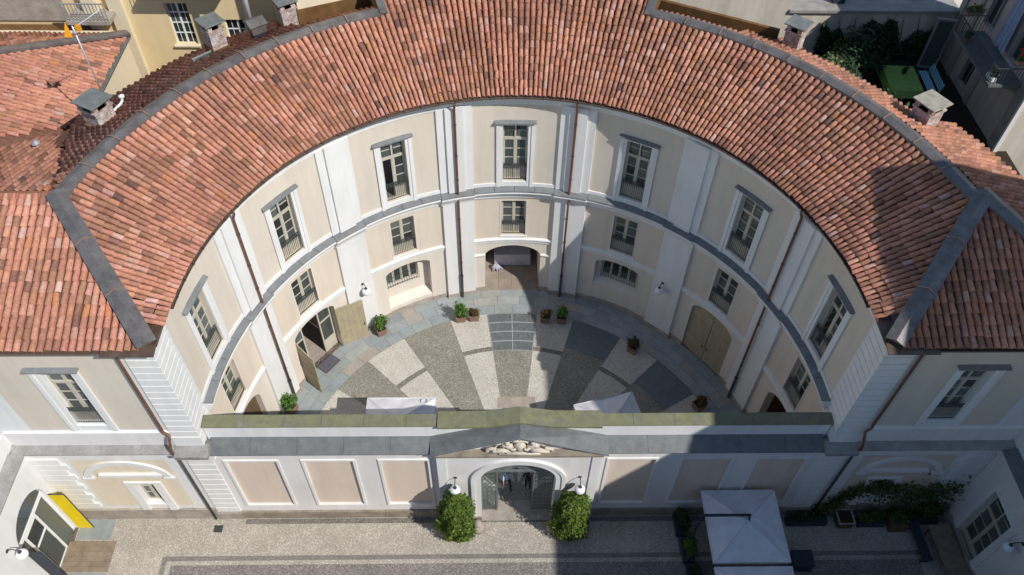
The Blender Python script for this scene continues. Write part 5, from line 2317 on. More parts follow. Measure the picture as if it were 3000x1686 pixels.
# =================================================================== front court paving
fc = MB()
fc.face([(-20.4, -16, -0.004), (20.4, -16, -0.004), (20.4, -0.4, -0.004), (-20.4, -0.4, -0.004)])
fco = tag(fc.build("front_court_ground", "cobble_front"), kind="structure")
for nm, x0, x1, y0, y1, mt_, z in (("paving_band", -16.15, 19.0, -3.24, -3.02, "cobble_band", 0.0), ("paving_band", -16.15, -15.93, -12.0, -3.24, "cobble_band", 0.0),
                                   ("paving_field", -15.68, 18.6, -12.0, -3.44, "cobble_street", 0.0), ("paving_edge", -12.7, 12.7, -1.50, -1.25, "cobble_arc", 0.0)):
    m = MB()
    m.face([(x0, y0, z), (x1, y0, z), (x1, y1, z), (x0, y1, z)])
    m.build(nm, mt_, fco)
for x0, x1, y0, y1, mt_ in ((-20.35, -18.78, -2.20, -1.22, "slate_paving"), (-20.35, -18.5, -5.2, -3.76, "slate_paving")):
    m = MB()
    m.box(x0, x1, y0, y1, -.02, 0.012)
    m.build("paving_slab", mt_, fco, bevel=0.008)
rp = thing("wooden_ramp", "brown boarded ramp in front of the arched glass entrance", "ramp", (-19.5, -3.0, 0.0))
for i in range(6):
    m = MB()
    ya = -0.70 + i * 0.235
    m.hexa([(-1.05, ya, 0.0), (1.05, ya, 0.0), (1.05, ya + .228, 0.0), (-1.05, ya + .228, 0.0), (-1.05, ya, 0.09), (1.05, ya, 0.035), (1.05, ya + .228, 0.035), (-1.05, ya + .228, 0.09)])
    m.build("plank", "wood_deck", rp)
dr = thing("drain_cover", "small square iron drain cover in the cobbles by the banded corner pier", "drain cover", (-13.92, -1.72, 0.0))
m = MB()
m.box(-.20, .20, -.17, .17, 0, 0.014)
m.build("plate", "pipe_iron", dr)
m = MB()
for k in range(5):
    m.box(-.17, .17, -.14 + k * .062, -.115 + k * .062, 0.0145, 0.02)
m.build("ribs", "iron", dr)


# =================================================================== laurel bushes and wheel stones at the portal
def laurel(loc, r, h, label, seed):
    t = thing("laurel_bush", label, "bush", loc, 0, "laurels flanking the portal")
    rn = random.Random(seed)
    m = MB()
    for k in range(7):
        a = rn.uniform(0, 2 * pi)
        m.tube([(0.06 * cos(a), .06 * sin(a), 0), (r * .3 * cos(a), r * .3 * sin(a), h * .35), (r * .5 * cos(a), r * .5 * sin(a), h * .75)], [.035, .025, .012], 6)
    m.build("trunk", "bark", t)
    pts = []
    for i in range(7000):
        a = rn.uniform(0, 2 * pi)
        zz = rn.random()
        prof = (0.62 + 0.45 * math.sin(pi * min(1, zz * 1.05) ** 0.75)) * (1 if zz < .86 else math.sqrt(max(0, 1 - ((zz - .86) / .14) ** 2)) * .8 + .2)
        lump = 1 + 0.16 * math.sin(3 * a + seed + 5 * zz) + 0.12 * math.sin(7 * a - 9 * zz) + rn.gauss(0, .05)
        k = r * prof * lump * (rn.random() ** 0.28)
        p = Vector((k * cos(a), k * sin(a) * .82, 0.12 + zz * (h - .12)))
        o = Vector((cos(a), sin(a), (zz - .45) * 1.2)).normalized()
        pts.append((p, o))
    c = leaf_cloud("crown", t, pts, 0.072, "leaf_laurel", seed, 0.35, 0.42)
    c["kind"] = "stuff"
    return t


laurel((-2.72, -2.12, 0), 0.78, 4.15, "dense rounded laurel bush below the portal lamp beside the sunlit panels", 3)
laurel((2.42, -2.08, 0), 0.80, 3.95, "dense rounded laurel bush below the portal lamp at the edge of the shadow", 9)
for x, lb in ((-1.80, "worn rounded wheel stone at the jamb of the portal on its sunlit side"), (1.66, "worn rounded wheel stone at the jamb of the portal in the shade of the laurel")):
    b = thing("wheel_stone", lb, "bollard", (x, -1.80, 0))
    m = MB()
    m.lathe([(0.30, 0), (0.29, .22), (0.24, .36), (0.20, .46)], 14)
    m.build("shaft", "stone_base", b, smooth=True)
    m = MB()
    m.ball((0, 0, .56), .20, 14, (1, 1, .9))
    m.build("knob", "stone_base", b, smooth=True)


# =================================================================== seating under the big parasols
def cantilever(loc, label):
    t, cn = parasol(loc, 0.0, 1.66, 2.78, 3.28, label, group="large cantilever parasols in the shaded front court", val=0.16)
    m = MB()
    m.bar((-1.98, 0.18, 3.42), (0.14, 0.18, 3.42), 0.09, 0.10)
    m.build("arm", "plastic_dark", t)
    m = MB()
    m.tube([(-1.98, 0.18, 3.48), (-1.98, 0.18, 0.08)], 0.055, 10)
    m.build("mast", "plastic_dark", t, smooth=True)
    m = MB()
    m.tube([(0.08, 0.18, 3.42), (0.08, 0.02, 3.24)], 0.05, 8)
    m.build("hanger", "plastic_dark", t)
    m = MB()
    m.box(-2.4, -1.55, -.25, .6, 0, .08)
    m.build("base_plate", "slate", t)
    return t


cantilever((9.93, -2.93, 0.0), "large white cantilever parasol with dark arm in front of the shaded panels")
cantilever((9.93, -6.42, 0.0), "large white cantilever parasol overlapped by the one against the screen wall")


def hedge(loc, L, w, h, leaf, label, seed, n=1800, yx=False):
    t = thing("hedge_box", label, "hedge", loc, 0, "planted boxes in the front court")
    rn = random.Random(seed)
    m = MB()
    lx, ly = (w, L) if yx else (L, w)
    m.box(-lx / 2, lx / 2, -ly / 2, ly / 2, 0, .40)
    m.build("trough", "plastic_dark", t, bevel=.01)
    pts = blob_points(n, (0, 0, .40 + h * .45), (lx * .58, ly * .58, h * .62), rn, 16, .6)
    pts = [q for q in pts if q[0].z > .3]
    c = leaf_cloud("foliage", t, pts, 0.07, leaf, seed)
    c["kind"] = "stuff"
    return t


hedge((7.72, -1.75, 0), 1.1, .55, 1.05, "leaf_dark", "dark leafy shrub in a trough against the shaded screen wall beside the parasol", 31, 1700, True)
hedge((7.85, -3.05, 0), 1.1, .50, .95, "leaf_laurel", "lighter green shrub in a trough beside the parasol mast", 32, 1500, True)
hedge((7.95, -4.45, 0), 1.5, .55, .9, "leaf_dark", "dark shrub in a trough beyond the lighter green one along the parasol", 33, 1700, True)
hedge((13.7, -1.62, 0), 1.9, .42, .45, "leaf_dark", "low dark planting in a trough along the foot of the shaded corner pier", 34, 1100)

hedge((16.75, -1.68, 0), 1.3, .45, .7, "leaf_vine", "leafy trough standing between the empty square planter and the leafy square box", 35, 1300)
hedge((19.35, -1.55, 0), 1.2, .5, 1.3, "leaf_vine", "bushy trough in the shaded corner behind the wooden table", 36, 1700)

sb = thing("square_planter", "empty square planter with pale rim below the vine", "planter", (15.5, -1.58, 0))
m = MB()
m.box(-.36, .36, -.36, .36, 0, .50)
m.build("planter_box", "wood_brown", sb)
m = MB()
for xa, xb, ya, yb in ((-.40, .40, -.40, -.32), (-.40, .40, .32, .40), (-.40, -.32, -.32, .32), (.32, .40, -.32, .32)):
    m.box(xa, xb, ya, yb, .501, .55)
m.build("planter_rim", "stone_base", sb)
m = MB()
m.box(-.32, .32, -.32, .32, .502, .515)
m.build("soil", "soil", sb)
bx = thing("storage_box", "dark blue storage box on the cobbles near the parasol", "box", (12.95, -3.62, 0))
m = MB()
m.box(-.45, .45, -.36, .36, 0, .62)
m.build("box_body", "plastic_dark", bx, bevel=.03)
m = MB()
m.box(-.48, .48, -.39, .39, .622, .70)
m.build("lid", "plastic_dark", bx, bevel=.02)

bt_ = thing("wooden_table", "long wooden plank table standing against the shaded low wing", "table", (19.72, -3.35, 0), RAD(3))
for i in range(4):
    m = MB()
    ya = -1.25 + i * .63
    m.box(-.50, .50, ya, ya + .622, .72, .77)
    m.build("plank", "wood_deck", bt_)
for sx in (-1, 1):
    for sy in (-1, 1):
        m = MB()
        m.box(sx * .42 - .035, sx * .42 + .035, sy * 1.1 - .035, sy * 1.1 + .035, 0, .719)
        m.build("leg", "wood_brown", bt_)
pl_ = thing("dark_bench", "low dark bench in front of the long wooden table", "bench", (18.72, -2.75, 0), RAD(3))
m = MB()
m.box(-.22, .22, -.95, .95, .40, .46)
m.build("seat", "plastic_dark", pl_)
for sy in (-1, 1):
    m = MB()
    m.box(-.20, .20, sy * .8 - .04, sy * .8 + .04, 0, .399)
    m.build("leg", "plastic_dark", pl_)
pp = thing("leafy_planter", "square box of dark leaves standing between the vine and the long wooden table", "potted plant", (17.95, -1.72, 0))
m = MB()
m.box(-.42, .42, -.42, .42, 0, .55)
m.build("planter_box", "wood_brown", pp)
c = leaf_cloud("foliage", pp, [q for q in blob_points(1200, (0, 0, .9), (.62, .55, .6), random.Random(8), 9, .6) if q[0].z > .5], .07, "leaf_vine", 8)
c["kind"] = "stuff"

# vine trained along a wire on the shaded wing
vn = thing("climbing_vine", "leafy vine trained along the shaded wall below the blind arch", "vine", (14.5, -1.22, 0))
m = MB()
path = [(0.0, 0.0, 0.3), (0.15, .02, 1.2), (0.6, .02, 2.2), (1.2, .02, 2.9), (2.2, .02, 3.05), (3.2, .02, 2.75), (4.2, .02, 2.55), (5.2, .02, 3.2)]
m.tube(path, [.03, .03, .028, .025, .022, .02, .016, .01], 6)
m.tube([(3.9, -.1, .5), (4.2, -.05, 1.4), (4.3, 0, 2.4)], [.03, .025, .02], 6)
m.build("stem", "bark", vn)
rn = random.Random(77)
pts = []
for i in range(2600):
    k = rn.random() ** .75 * (len(path) - 1)
    a, b = Vector(path[int(k)]), Vector(path[min(len(path) - 1, int(k) + 1)])
    p = a.lerp(b, k - int(k))
    sp = 0.16 + 0.22 * max(0, sin(k * 2.6)) + (0.38 if k > 4.6 else 0)
    dz = rn.gauss(-0.05 if k < 4.6 else -0.55, sp)
    pts.append((p + Vector((rn.gauss(0, sp), -abs(rn.gauss(.08, .12)), dz)), Vector((0, -1, .3))))
c = leaf_cloud("foliage", vn, pts, .075, "leaf_vine", 77)
c["kind"] = "stuff"
# terrace plant on the sunlit low wing
tp = thing("terrace_plant", "spiky green plant in a trough on the terrace of the sunlit low wing", "potted plant", (-21.35, -1.75, 7.2))
m = MB()
m.box(-.2, .2, -.6, .6, 0, .35)
m.build("planter_box", "terracotta_box", tp)
c = leaf_cloud("foliage", tp, [q for q in blob_points(700, (0, 0, .75), (.4, .7, .55), random.Random(18), 8, .6) if q[0].z > .3], .08, "leaf_fresh", 18)
c["kind"] = "stuff"
# =================================================================== chimneys and roof fittings
def mk_brick():
    t = NT("old_brick")
    tc = t.n("TexCoord")
    mp = t.n("Mapping")
    mp.inputs["Rotation"].default_value = (RAD(90), 0, 0)
    g = t.n("NewGeometry")
    br = t.n("TexBrick")
    br.inputs["Scale"].default_value = 1.0
    br.inputs["Brick Width"].default_value = 0.26
    br.inputs["Row Height"].default_value = 0.085
    br.inputs["Mortar Size"].default_value = 0.014
    br.inputs["Color1"].default_value = (0.36, 0.20, 0.15, 1)
    br.inputs["Color2"].default_value = (0.52, 0.44, 0.40, 1)
    br.inputs["Mortar"].default_value = (0.55, 0.52, 0.49, 1)
    # wrap the courses round the four faces: u = x + y, v = z
    sp = t.n("SeparateXYZ")
    t.l(tc.outputs["Object"], sp.inputs[0])
    ad = t.n("Math")
    ad.operation = 'ADD'
    t.l(sp.outputs[0], ad.inputs[0])
    t.l(sp.outputs[1], ad.inputs[1])
    cb = t.n("CombineXYZ")
    t.l(ad.outputs[0], cb.inputs[0])
    t.l(sp.outputs[2], cb.inputs[1])
    t.l(cb.outputs[0], br.inputs["Vector"])
    w = t.ramp(t.noise(3.5, 5, 0.7), [(0.38, (0.62, 0.60, 0.58)), (0.62, (1.25, 1.25, 1.28))])
    t.col(t.mix(br.outputs["Color"], w, 1.0, 'MULTIPLY'))
    t.bump(br.outputs["Fac"], 0.5, -0.01)
    t.rough(0.92, 0.1)


mk_brick()


def chimney(x, y, z, h, w, label, cap="slate_cap", rz=None):
    th = math.atan2(x, y)
    t = thing("chimney", label, "chimney", (x, y, z), -th if rz is None else rz, "brick chimneys on the outer roof slope")
    m = MB()
    m.box(-w / 2 - .06, w / 2 + .06, -w / 2 - .06, w / 2 + .06, -0.75, 0.16)
    m.build("base_flashing", "fascia_brown", t)
    m = MB()
    m.box(-w / 2, w / 2, -w / 2, w / 2, 0.16, h - .26)
    m.box(-w / 2 - .05, w / 2 + .05, -w / 2 - .05, w / 2 + .05, h - .34, h - .26)
    m.build("shaft", "old_brick", t)
    m = MB()
    p = w / 2
    for sx in (-1, 1):
        for sy in (-1, 1):
            m = MB()
            m.box(sx * (p - .10) - .10, sx * (p - .10) + .10, sy * (p - .10) - .10, sy * (p - .10) + .10, h - .26, h)
            m.build("corner_brick", "old_brick", t)
    m = MB()
    m.box(-w / 2 + .2, w / 2 - .2, -w / 2 + .2, w / 2 - .2, h - .258, h - .05)
    m.build("flue", "dark_void", t)
    m = MB()
    q = w / 2 + .13
    m.box(-q, q, -q, q, h, h + .06)
    m.build("cap_slab", cap, t, bevel=.012)
    return t


chimney(-13.55, 14.62, 15.0, 1.35, 0.72, "whitened brick chimney with grey slab cap in front of the yellow house window")
chimney(-10.62, 16.45, 14.95, 1.35, 0.72, "brick chimney with grey slab cap beside the dark metal cowl")
chimney(-17.00, 9.15, 15.0, 1.25, 0.86, "brick chimney with dark slate cap at the foot of the antenna mast")
chimney(12.62, 14.62, 15.0, 1.40, 0.72, "brick chimney with grey cap near the sunlit garden shrub")
chimney(16.85, 9.25, 15.0, 1.25, 0.86, "brick chimney with pale stone cap near the green covered table", "stone_cap")
ck = thing("metal_cowl", "dark metal chimney cowl on the outer roof slope between two brick chimneys", "cowl", (-11.78, 15.22, 15.0), RAD(37))
m = MB()
m.box(-.26, .26, -.26, .26, -.5, .50)
m.build("cowl_shaft", "plastic_dark", ck)
m = MB()
m.box(-.34, .34, -.34, .34, .50, .92)
m.build("cowl_head", "flashing", ck)
m = MB()
m.hexa([(-.42, -.42, .922), (.42, -.42, .922), (.42, .42, .922), (-.42, .42, .922), (-.42, 0, 1.12), (.42, 0, 1.12), (.42, .02, 1.12), (-.42, .02, 1.12)])
m.build("cowl_roof", "flashing", ck)
fp = thing("flue_pipe", "tall white flue pipe rising behind the dark metal cowl", "flue", (-12.42, 16.55, 14.6))
m = MB()
m.tube([(0, 0, 0), (0, 0, 6.5)], 0.13, 14)
m.build("tube", "white_paint", fp, smooth=True)
m = MB()
m.tube([(0, 0, 2.0), (0, 0, 2.06)], 0.15, 14)
m.build("collar", "galvanised", fp)
vp = thing("vent_pipe", "white elbowed vent pipe lying on the tiles beside the antenna chimney", "vent pipe", (-16.60, 10.30, 15.02))
m = MB()
m.tube([(-.30, -.75, .10), (0, 0, .14), (.06, .12, .22), (.08, .16, .36)], 0.055, 10)
m.build("tube", "white_paint", vp, smooth=True)
m = MB()
m.lathe([(.05, .36), (.12, .38), (.12, .44), (.03, .50)], 12, (.08, .16, 0))
m.build("cap", "white_paint", vp)
sk = thing("roof_light", "narrow grey roof light lying on the tiles below the whitened chimney", "skylight", (-13.75, 13.90, 15.02), RAD(44))
m = MB()
for xa, xb, ya, yb in ((-.75, .75, -.22, -.16), (-.75, .75, .16, .22), (-.75, -.69, -.16, .16), (.69, .75, -.16, .16)):
    m.box(xa, xb, ya, yb, -.05, .12)
m.build("frame", "zinc_grey", sk)
m = MB()
m.box(-.69, .69, -.16, .16, .05, .07)
m.build("pane", "window_glass", sk)
vt = thing("roof_vent", "small metal roof vent with a hood on the tiles behind the sunlit wing", "vent", (-19.75, 8.55, 14.22))
m = MB()
m.tube([(0, 0, -.15), (0, 0, .30)], .09, 10)
m.build("tube", "galvanised", vt, smooth=True)
m = MB()
m.lathe([(.18, .30), (.17, .34), (.04, .44)], 12)
m.build("hood", "zinc_grey", vt)

an = thing("tv_antenna", "lattice of a television antenna on a tall galvanised mast above the slate capped chimney", "antenna", (-16.95, 9.95, 15.0))
m = MB()
m.tube([(0, 0, -.6), (0, 0, 4.05)], .032, 8)
m.build("mast", "galvanised", an, smooth=True)
m = MB()
m.tube([(0, 0, 3.95), (0.85, 0.75, 4.25)], .014, 6)
for k in range(9):
    f = .22 + k * .085
    p = Vector((0.85 * f, 0.75 * f, 3.95 + .3 * f))
    L = .20 - k * .012
    m.tube([p + Vector((-.66, .75, 0)) * L, p - Vector((-.66, .75, 0)) * L], .006, 5)
m.build("yagi", "galvanised", an)
m = MB()
m.box(.07, .24, .02, .16, 3.80, 4.02)
m.build("amplifier", "amp_orange", an)
m = MB()
m.face([(-.42, -.1, 3.62), (-.16, .02, 3.55), (-.24, .05, 4.18)])
m.face([(-.42, -.08, 3.62), (-.24, .07, 4.18), (-.16, .04, 3.55)])
m.build("reflector", "amp_orange", an)
m = MB()
m.lathe([(.06, 3.70), (.09, 3.78), (.05, 3.88)], 10)
m.build("clamp", "galvanised", an)

# =================================================================== neighbour with the hipped tile roof (behind the sunlit wing)
na = thing("hipped_house", "cream house with red hipped tile roof behind the sunlit wing", "building", (-25, 13.4, 0))
LX, LY = -25.0, 13.4
m = MB()
m.box(-7, 5.45, -9.5, 5.2, 0, 13.25)
m.build("wall", "plaster_cream", na)
SA = 0.42
m = MB()
L_ = lambda x, y, z: (x - LX, y - LY, z)
m.face([L_(-19.15, 8.6, 13.37), L_(-19.15, 18.0, 13.37), L_(-25.2, 11.9, 15.9), L_(-30, 11.9, 17.9), L_(-30, 2.0, 17.9)])
m.face([L_(-19.15, 18.0, 13.37), L_(-30, 18.0, 13.37), L_(-30, 11.9, 15.9), L_(-25.2, 11.9, 15.9)])
nro = m.build("roof", "roof_bed", na)
pl = []
ay = Vector((-1, 0, SA)).normalized()
ax = Vector((0, 1, 0))
az = ax.cross(ay)
if az.z < 0:
    ax = -ax
    az = ax.cross(ay)
for c in range(42):
    yy = 8.4 + (c + .5) * .235
    jit = random.uniform(-.05, .05)
    for r in range(18):
        xx = -19.12 - r * .40 * abs(ay.x) + jit
        if yy > 17.85 - (-19.13 - xx) * 1.0:
            continue
        if yy < 10.75 - (-19.3 - xx) * .86:
            continue
        pl.append((Vector(L_(xx, yy, 13.40 + SA * (-19.15 - xx))), ax, ay, az, .235, .40))
ay = Vector((0, -1, SA)).normalized()
ax = Vector((-1, 0, 0))
az = ax.cross(ay)
for c in range(36):
    xx = -19.4 - (c + .5) * .24
    for r in range(10):
        yy = 18.0 - r * .40 * abs(ay.y)
        if -19.13 - xx < (17.95 - yy) * 1.0 + .2:
            continue
        pl.append((Vector(L_(xx, yy, 13.40 + SA * (18.0 - yy))), ax, ay, az, .24, .40))
# tiles are placed by a helper that works in world space, so shift the part back
shift = [(p + Vector((LX, LY, 0)), a, b, c2, w_, l_) for (p, a, b, c2, w_, l_) in pl]
roof_local = empty("tile_layer")
roof_local.parent = nro
roof_local.location = (-LX, -LY, 0)
bpy.data.objects.remove(roof_local, do_unlink=True)
nro.location = (0, 0, 0)
na.location = (0, 0, 0)
for ch in na.children:
    me = ch.data
    me.transform(Matrix.Translation((LX, LY, 0)))
lay_tiles(nro, shift)
ridge_piece((-19.05, 18.05, 13.50), (-25.2, 11.9, 16.05), 0.24, nro, 0.06)
m = MB()
m.hexa([(-19.18, 9.0, 13.25), (-19.0, 9.0, 13.25), (-19.0, 18.0, 13.25), (-19.18, 18.0, 13.25), (-19.22, 9.0, 13.38), (-18.95, 9.0, 13.38), (-18.95, 18.0, 13.38), (-19.22, 18.0, 13.38)])
m.build("gutter", "slate", nro)
m = MB()
m.tube([(-19.1, 14.2, 13.3), (-19.38, 14.2, 12.9), (-19.42, 14.2, 6)], .07, 8)
m.build("downpipe", "fascia_brown", na, smooth=True)
m = MB()
m.box(-30, -21.0, 18.4, 19.45, 12.1, 13.05)
m.build("rear_fascia", "fascia_brown", na)

# =================================================================== yellow house with the barred windows
yh = thing("yellow_house", "tall yellow rendered house with white barred windows behind the chimneys", "building", (0, 0, 0))
FY = flat((0, 19.5, 0), (1, 0, 0), (0, 1, 0))
m = MB()
wall(m, FY, -30, -7, 0, 22, [(-17.48, -16.38, 11.9, 14.25, .22), (-14.75, -13.45, 12.1, 13.35, .22), (-12.6, -11.4, 14.6, 17, .22)])
m.build("wall", "plaster_yellow", yh)
for (xa, xb, d) in ((-20.15, -19.45, -.28), (-21.3, -20.7, -.45)):
    m = MB()
    wbox(m, FY, xa, xb, 0, 21, d, 0.01)
    m.build("pilaster", "plaster_cream", yh)


def barred(x0, x1, z0, z1, rows):
    m = MB()
    y = 19.66
    fr = .06
    m.box(x0, x0 + fr, y, y + .06, z0, z1)
    m.box(x1 - fr, x1, y, y + .06, z0, z1)
    c = (x0 + x1) / 2
    m.box(c - .05, c + .05, y - .01, y + .06, z0, z1)
    for k in range(rows + 1):
        z = z0 + (z1 - z0) * k / rows
        za, zb = max(z0, z - .03), min(z1, z + .03)
        m.box(x0 + fr, c - .05, y + .004, y + .06, za, zb)
        m.box(c + .05, x1 - fr, y + .004, y + .06, za, zb)
    for s in (-1, 1):
        xm = c + s * (x1 - x0) / 4
        m.box(xm - .014, xm + .014, y + .01, y + .055, z0, z1)
    o = m.build("window", "white_paint", yh)
    for s in (-1, 1):
        xa, xb = (x0 + fr, c - .05) if s < 0 else (c + .05, x1 - fr)
        for k in range(rows):
            p = MB()
            p.box(xa, xb, y + .03, y + .04, z0 + (z1 - z0) * k / rows + .03, z0 + (z1 - z0) * (k + 1) / rows - .03)
            p.build("pane", "window_glass", o)
    g = MB()
    g.box(x0 - .12, x1 + .12, 19.34, 19.66, z0 - .08, z0 - .003)
    g.build("window_sill", "plaster_cream", o)


barred(-17.48, -16.38, 11.9, 14.25, 4)
barred(-14.75, -13.45, 12.1, 13.35, 2)
m = MB()
m.box(-17.6, -13.6, 18.2, 19.5, 15.7, 15.9)
bo = m.build("balcony", "stone_base", yh)
m = MB()
for k in range(24):
    x = -17.55 + k * .17
    m.box(x - .012, x + .012, 18.24, 18.264, 15.9, 16.9)
m.box(-17.6, -13.6, 18.23, 18.275, 16.9, 16.94)
m.build("balcony_railing", "iron", bo)
# small balcony with pale balusters at its far end
m = MB()
m.box(-22.0, -19.9, 18.3, 19.5, 13.75, 13.95)
bo = m.build("balcony", "stone_base", yh)
m = MB()
for k in range(13):
    x = -21.95 + k * .168
    m.box(x - .018, x + .018, 18.33, 18.366, 13.95, 14.85)
m.box(-22.0, -19.9, 18.32, 18.376, 14.85, 14.90)
m.build("balcony_railing", "zinc_grey", bo)
m = MB()
wbox(m, FY, -30, -22.4, 13.3, 14.9, -.10, 0.0)
m.build("weathered_band", "stone_base", yh)

# cream stair tower close behind the ridge
st = thing("stair_tower", "plain cream stair tower with brown metal flashing rising behind the curved ridge", "building", (0, 0, 0))
A0, A1 = Vector((-10.05, 16.38, 0)), Vector((-6.75, 17.80, 0))
dirv = (A1 - A0).normalized()
nrm = Vector((-dirv.y, dirv.x, 0))
FT = flat(A0, dirv, nrm)
m = MB()
wbox(m, FT, 0, (A1 - A0).length, 0, 23, 0, 5.5)
m.build("wall", "plaster_cream", st)
m = MB()
wbox(m, FT, -.05, (A1 - A0).length + .05, 14.5, 15.86, -.06, -.002)
m.build("wall_flashing", "fascia_brown", st)
m = MB()
wbox(m, FT, (A1 - A0).length + .05, (A1 - A0).length + .75, 15.0, 17.2, -.5, .2)
m.build("corner_gutter", "plastic_dark", st)

# =================================================================== behind the shaded side: parapet, garden wall and garden
bp = thing("brown_parapet", "long brown metal parapet beside the outer tiles in front of the cream garden wall", "parapet", (0, 0, 0))
B0, B1 = Vector((6.75, 17.85, 0)), Vector((12.1, 15.25, 0))
dv = (B1 - B0).normalized()
nv = Vector((-dv.y, dv.x, 0))
FB = flat(B0, dv, nv)
k = 4
Lb = (B1 - B0).length
for i in range(k):
    m = MB()
    wbox(m, FB, Lb * i / k + .01, Lb * (i + 1) / k - .01, 14.3, 15.62, 0, .18)
    m.build("metal_sheet", "fascia_brown", bp)
gw2 = thing("garden_wall", "cream rendered garden wall with a grey stone ledge behind the curved roof", "wall", (0, 0, 0))
m = MB()
m.box(4, 16.3, 25.0, 30, 0, 17)
m.box(16.302, 27, 25.02, 30, 0, 10.62)
m.build("wall", "plaster_old", gw2)
x = 16.2
while x < 26.3:
    L = min(2.2, 26.3 - x)
    m = MB()
    m.box(x + .005, x + L - .005, 24.86, 30, 10.625, 10.80)
    m.build("ledge_slab", "stone_ledge", gw2)
    x += L
m = MB()
m.box(18.9, 19.6, 25.6, 26.3, 10.80, 11.6)
m.build("vent_housing", "plastic_dark", gw2)
gd = MB()
gd.face([(12, 10, 7.6), (27, 10, 7.6), (27, 25.02, 7.6), (9, 25.02, 7.6), (9, 18, 7.6)])
tag(gd.build("garden_ground", "soil"), kind="structure")


def shrub(name, loc, r, n, size, leaf, label, seed, lumps=14, group="garden planting"):
    t = thing(name, label, "shrub", loc, 0, group)
    rn = random.Random(seed)
    m = MB()
    for k in range(6):
        a = rn.uniform(0, 2 * pi)
        m.tube([(0, 0, 0), (r[0] * .3 * cos(a), r[1] * .3 * sin(a), r[2] * .8), (r[0] * .6 * cos(a), r[1] * .6 * sin(a), r[2] * 1.4)], [.06, .04, .02], 5)
    m.build("trunk", "bark", t)
    c = leaf_cloud("crown", t, [q for q in blob_points(n, (0, 0, r[2]), r, rn, lumps, .6) if q[0].z > 0], size, leaf, seed)
    c["kind"] = "stuff"
    return t


shrub("olive_shrub", (16.1, 17.9, 7.6), (1.6, 1.6, 2.9), 3200, .12, "leaf_olive", "tall grey green shrub catching the sun beside the grey capped chimney", 41)
shrub("garden_shrub", (18.3, 20.6, 7.6), (1.9, 1.9, 1.6), 2600, .12, "leaf_dark", "broad dark shrub between the sunlit grey green shrub and the ivy wall", 42)
shrub("garden_shrub", (20.3, 23.0, 7.6), (2.2, 1.7, 1.5), 2800, .12, "leaf_dark", "dark spreading shrub at the foot of the ivy wall", 43)
shrub("garden_shrub", (19.9, 18.2, 7.6), (1.9, 1.9, 1.1), 2400, .12, "leaf_dark", "low dark shrub next to the green covered table", 44)
iv = thing("ivy", "dark ivy sheet climbing the shaded garden wall", "ivy", (21.0, 24.9, 7.6))
m = MB()
for k in range(6):
    x = -1.6 + k * .95
    m.tube([(x, 0, 0), (x + .2, -.02, 1.4), (x - .1, 0, 2.8)], [.04, .03, .015], 5)
m.build("stem", "bark", iv)
rn = random.Random(6)
pts = []
for i in range(4200):
    x = rn.uniform(-2.6, 4.3)
    top = 2.0 + .65 * sin(x * 1.7) + .35 * sin(x * 4.1 + 1)
    z = rn.random() ** .8 * top
    pts.append((Vector((x, -abs(rn.gauss(.08, .12)), z)), Vector((0, -1, .3))))
c = leaf_cloud("foliage", iv, pts, .11, "leaf_dark", 6)
c["kind"] = "stuff"

gt_ = thing("garden_table", "garden table under a green cloth among the dark shrubs", "table", (22.75, 21.75, 7.6), RAD(-4))
for sx in (-1, 1):
    for sy in (-1, 1):
        m = MB()
        m.box(sx * .8 - .03, sx * .8 + .03, sy * 1.05 - .03, sy * 1.05 + .03, 0, .74)
        m.build("leg", "bench_blue", gt_)
m = MB()
m.box(-.92, .92, -1.2, 1.2, .742, .78)
m.hexa([(-1.06, -1.32, .34), (1.06, -1.32, .34), (1.06, 1.32, .34), (-1.06, 1.32, .34), (-.93, -1.21, .782), (.93, -1.21, .782), (.93, 1.21, .782), (-.93, 1.21, .782)])
m.build("tablecloth", "cloth_green", gt_)
pot = thing("table_pot", "small dark potted plant on the green cloth", "potted plant", (22.95, 22.2, 8.39))
m = MB()
m.lathe([(.10, 0), (.14, .2), (.15, .22)], 12)
m.build("pot", "plastic_dark", pot)
c = leaf_cloud("foliage", pot, blob_points(160, (0, 0, .34), (.22, .22, .18), random.Random(3), 5, .6), .05, "leaf_dark", 3)
c["kind"] = "stuff"
gb_ = thing("slatted_bench", "pale blue slatted bench behind the green covered table", "bench", (24.45, 21.85, 7.6), RAD(-4))
for i in range(4):
    m = MB()
    m.box(-.28 + i * .13, -.18 + i * .13, -1.1, 1.1, .42, .45)
    m.build("seat_slat", "bench_blue", gb_)
for i in range(4):
    m = MB()
    z = .55 + i * .12
    m.box(.28 + i * .03, .31 + i * .03, -1.1, 1.1, z, z + .09)
    m.build("back_slat", "bench_blue", gb_)
for sy in (-1, 1):
    m = MB()
    m.box(-.26, -.20, sy * 1.0 - .03, sy * 1.0 + .03, 0, .419)
    m.build("leg", "bench_blue", gb_)
    m = MB()
    m.bar((.24, sy * 1.0, 0), (.40, sy * 1.0, 1.02), .05)
    m.build("leg", "bench_blue", gb_)
gl_ = thing("glazed_screen", "tall framed glass screen standing against the shaded house", "screen", (25.15, 23.9, 7.6), RAD(-12))
m = MB()
for xa, xb, za, zb in ((-.55, -.43, 0, 3.3), (.43, .55, 0, 3.3), (-.43, .43, 0, .14), (-.43, .43, 3.16, 3.3)):
    m.box(xa, xb, -.04, .04, za, zb)
m.build("frame", "zinc_grey", gl_)
m = MB()
m.box(-.43, .43, -.008, .008, .14, 3.16)
m.build("pane", "window_glass", gl_)

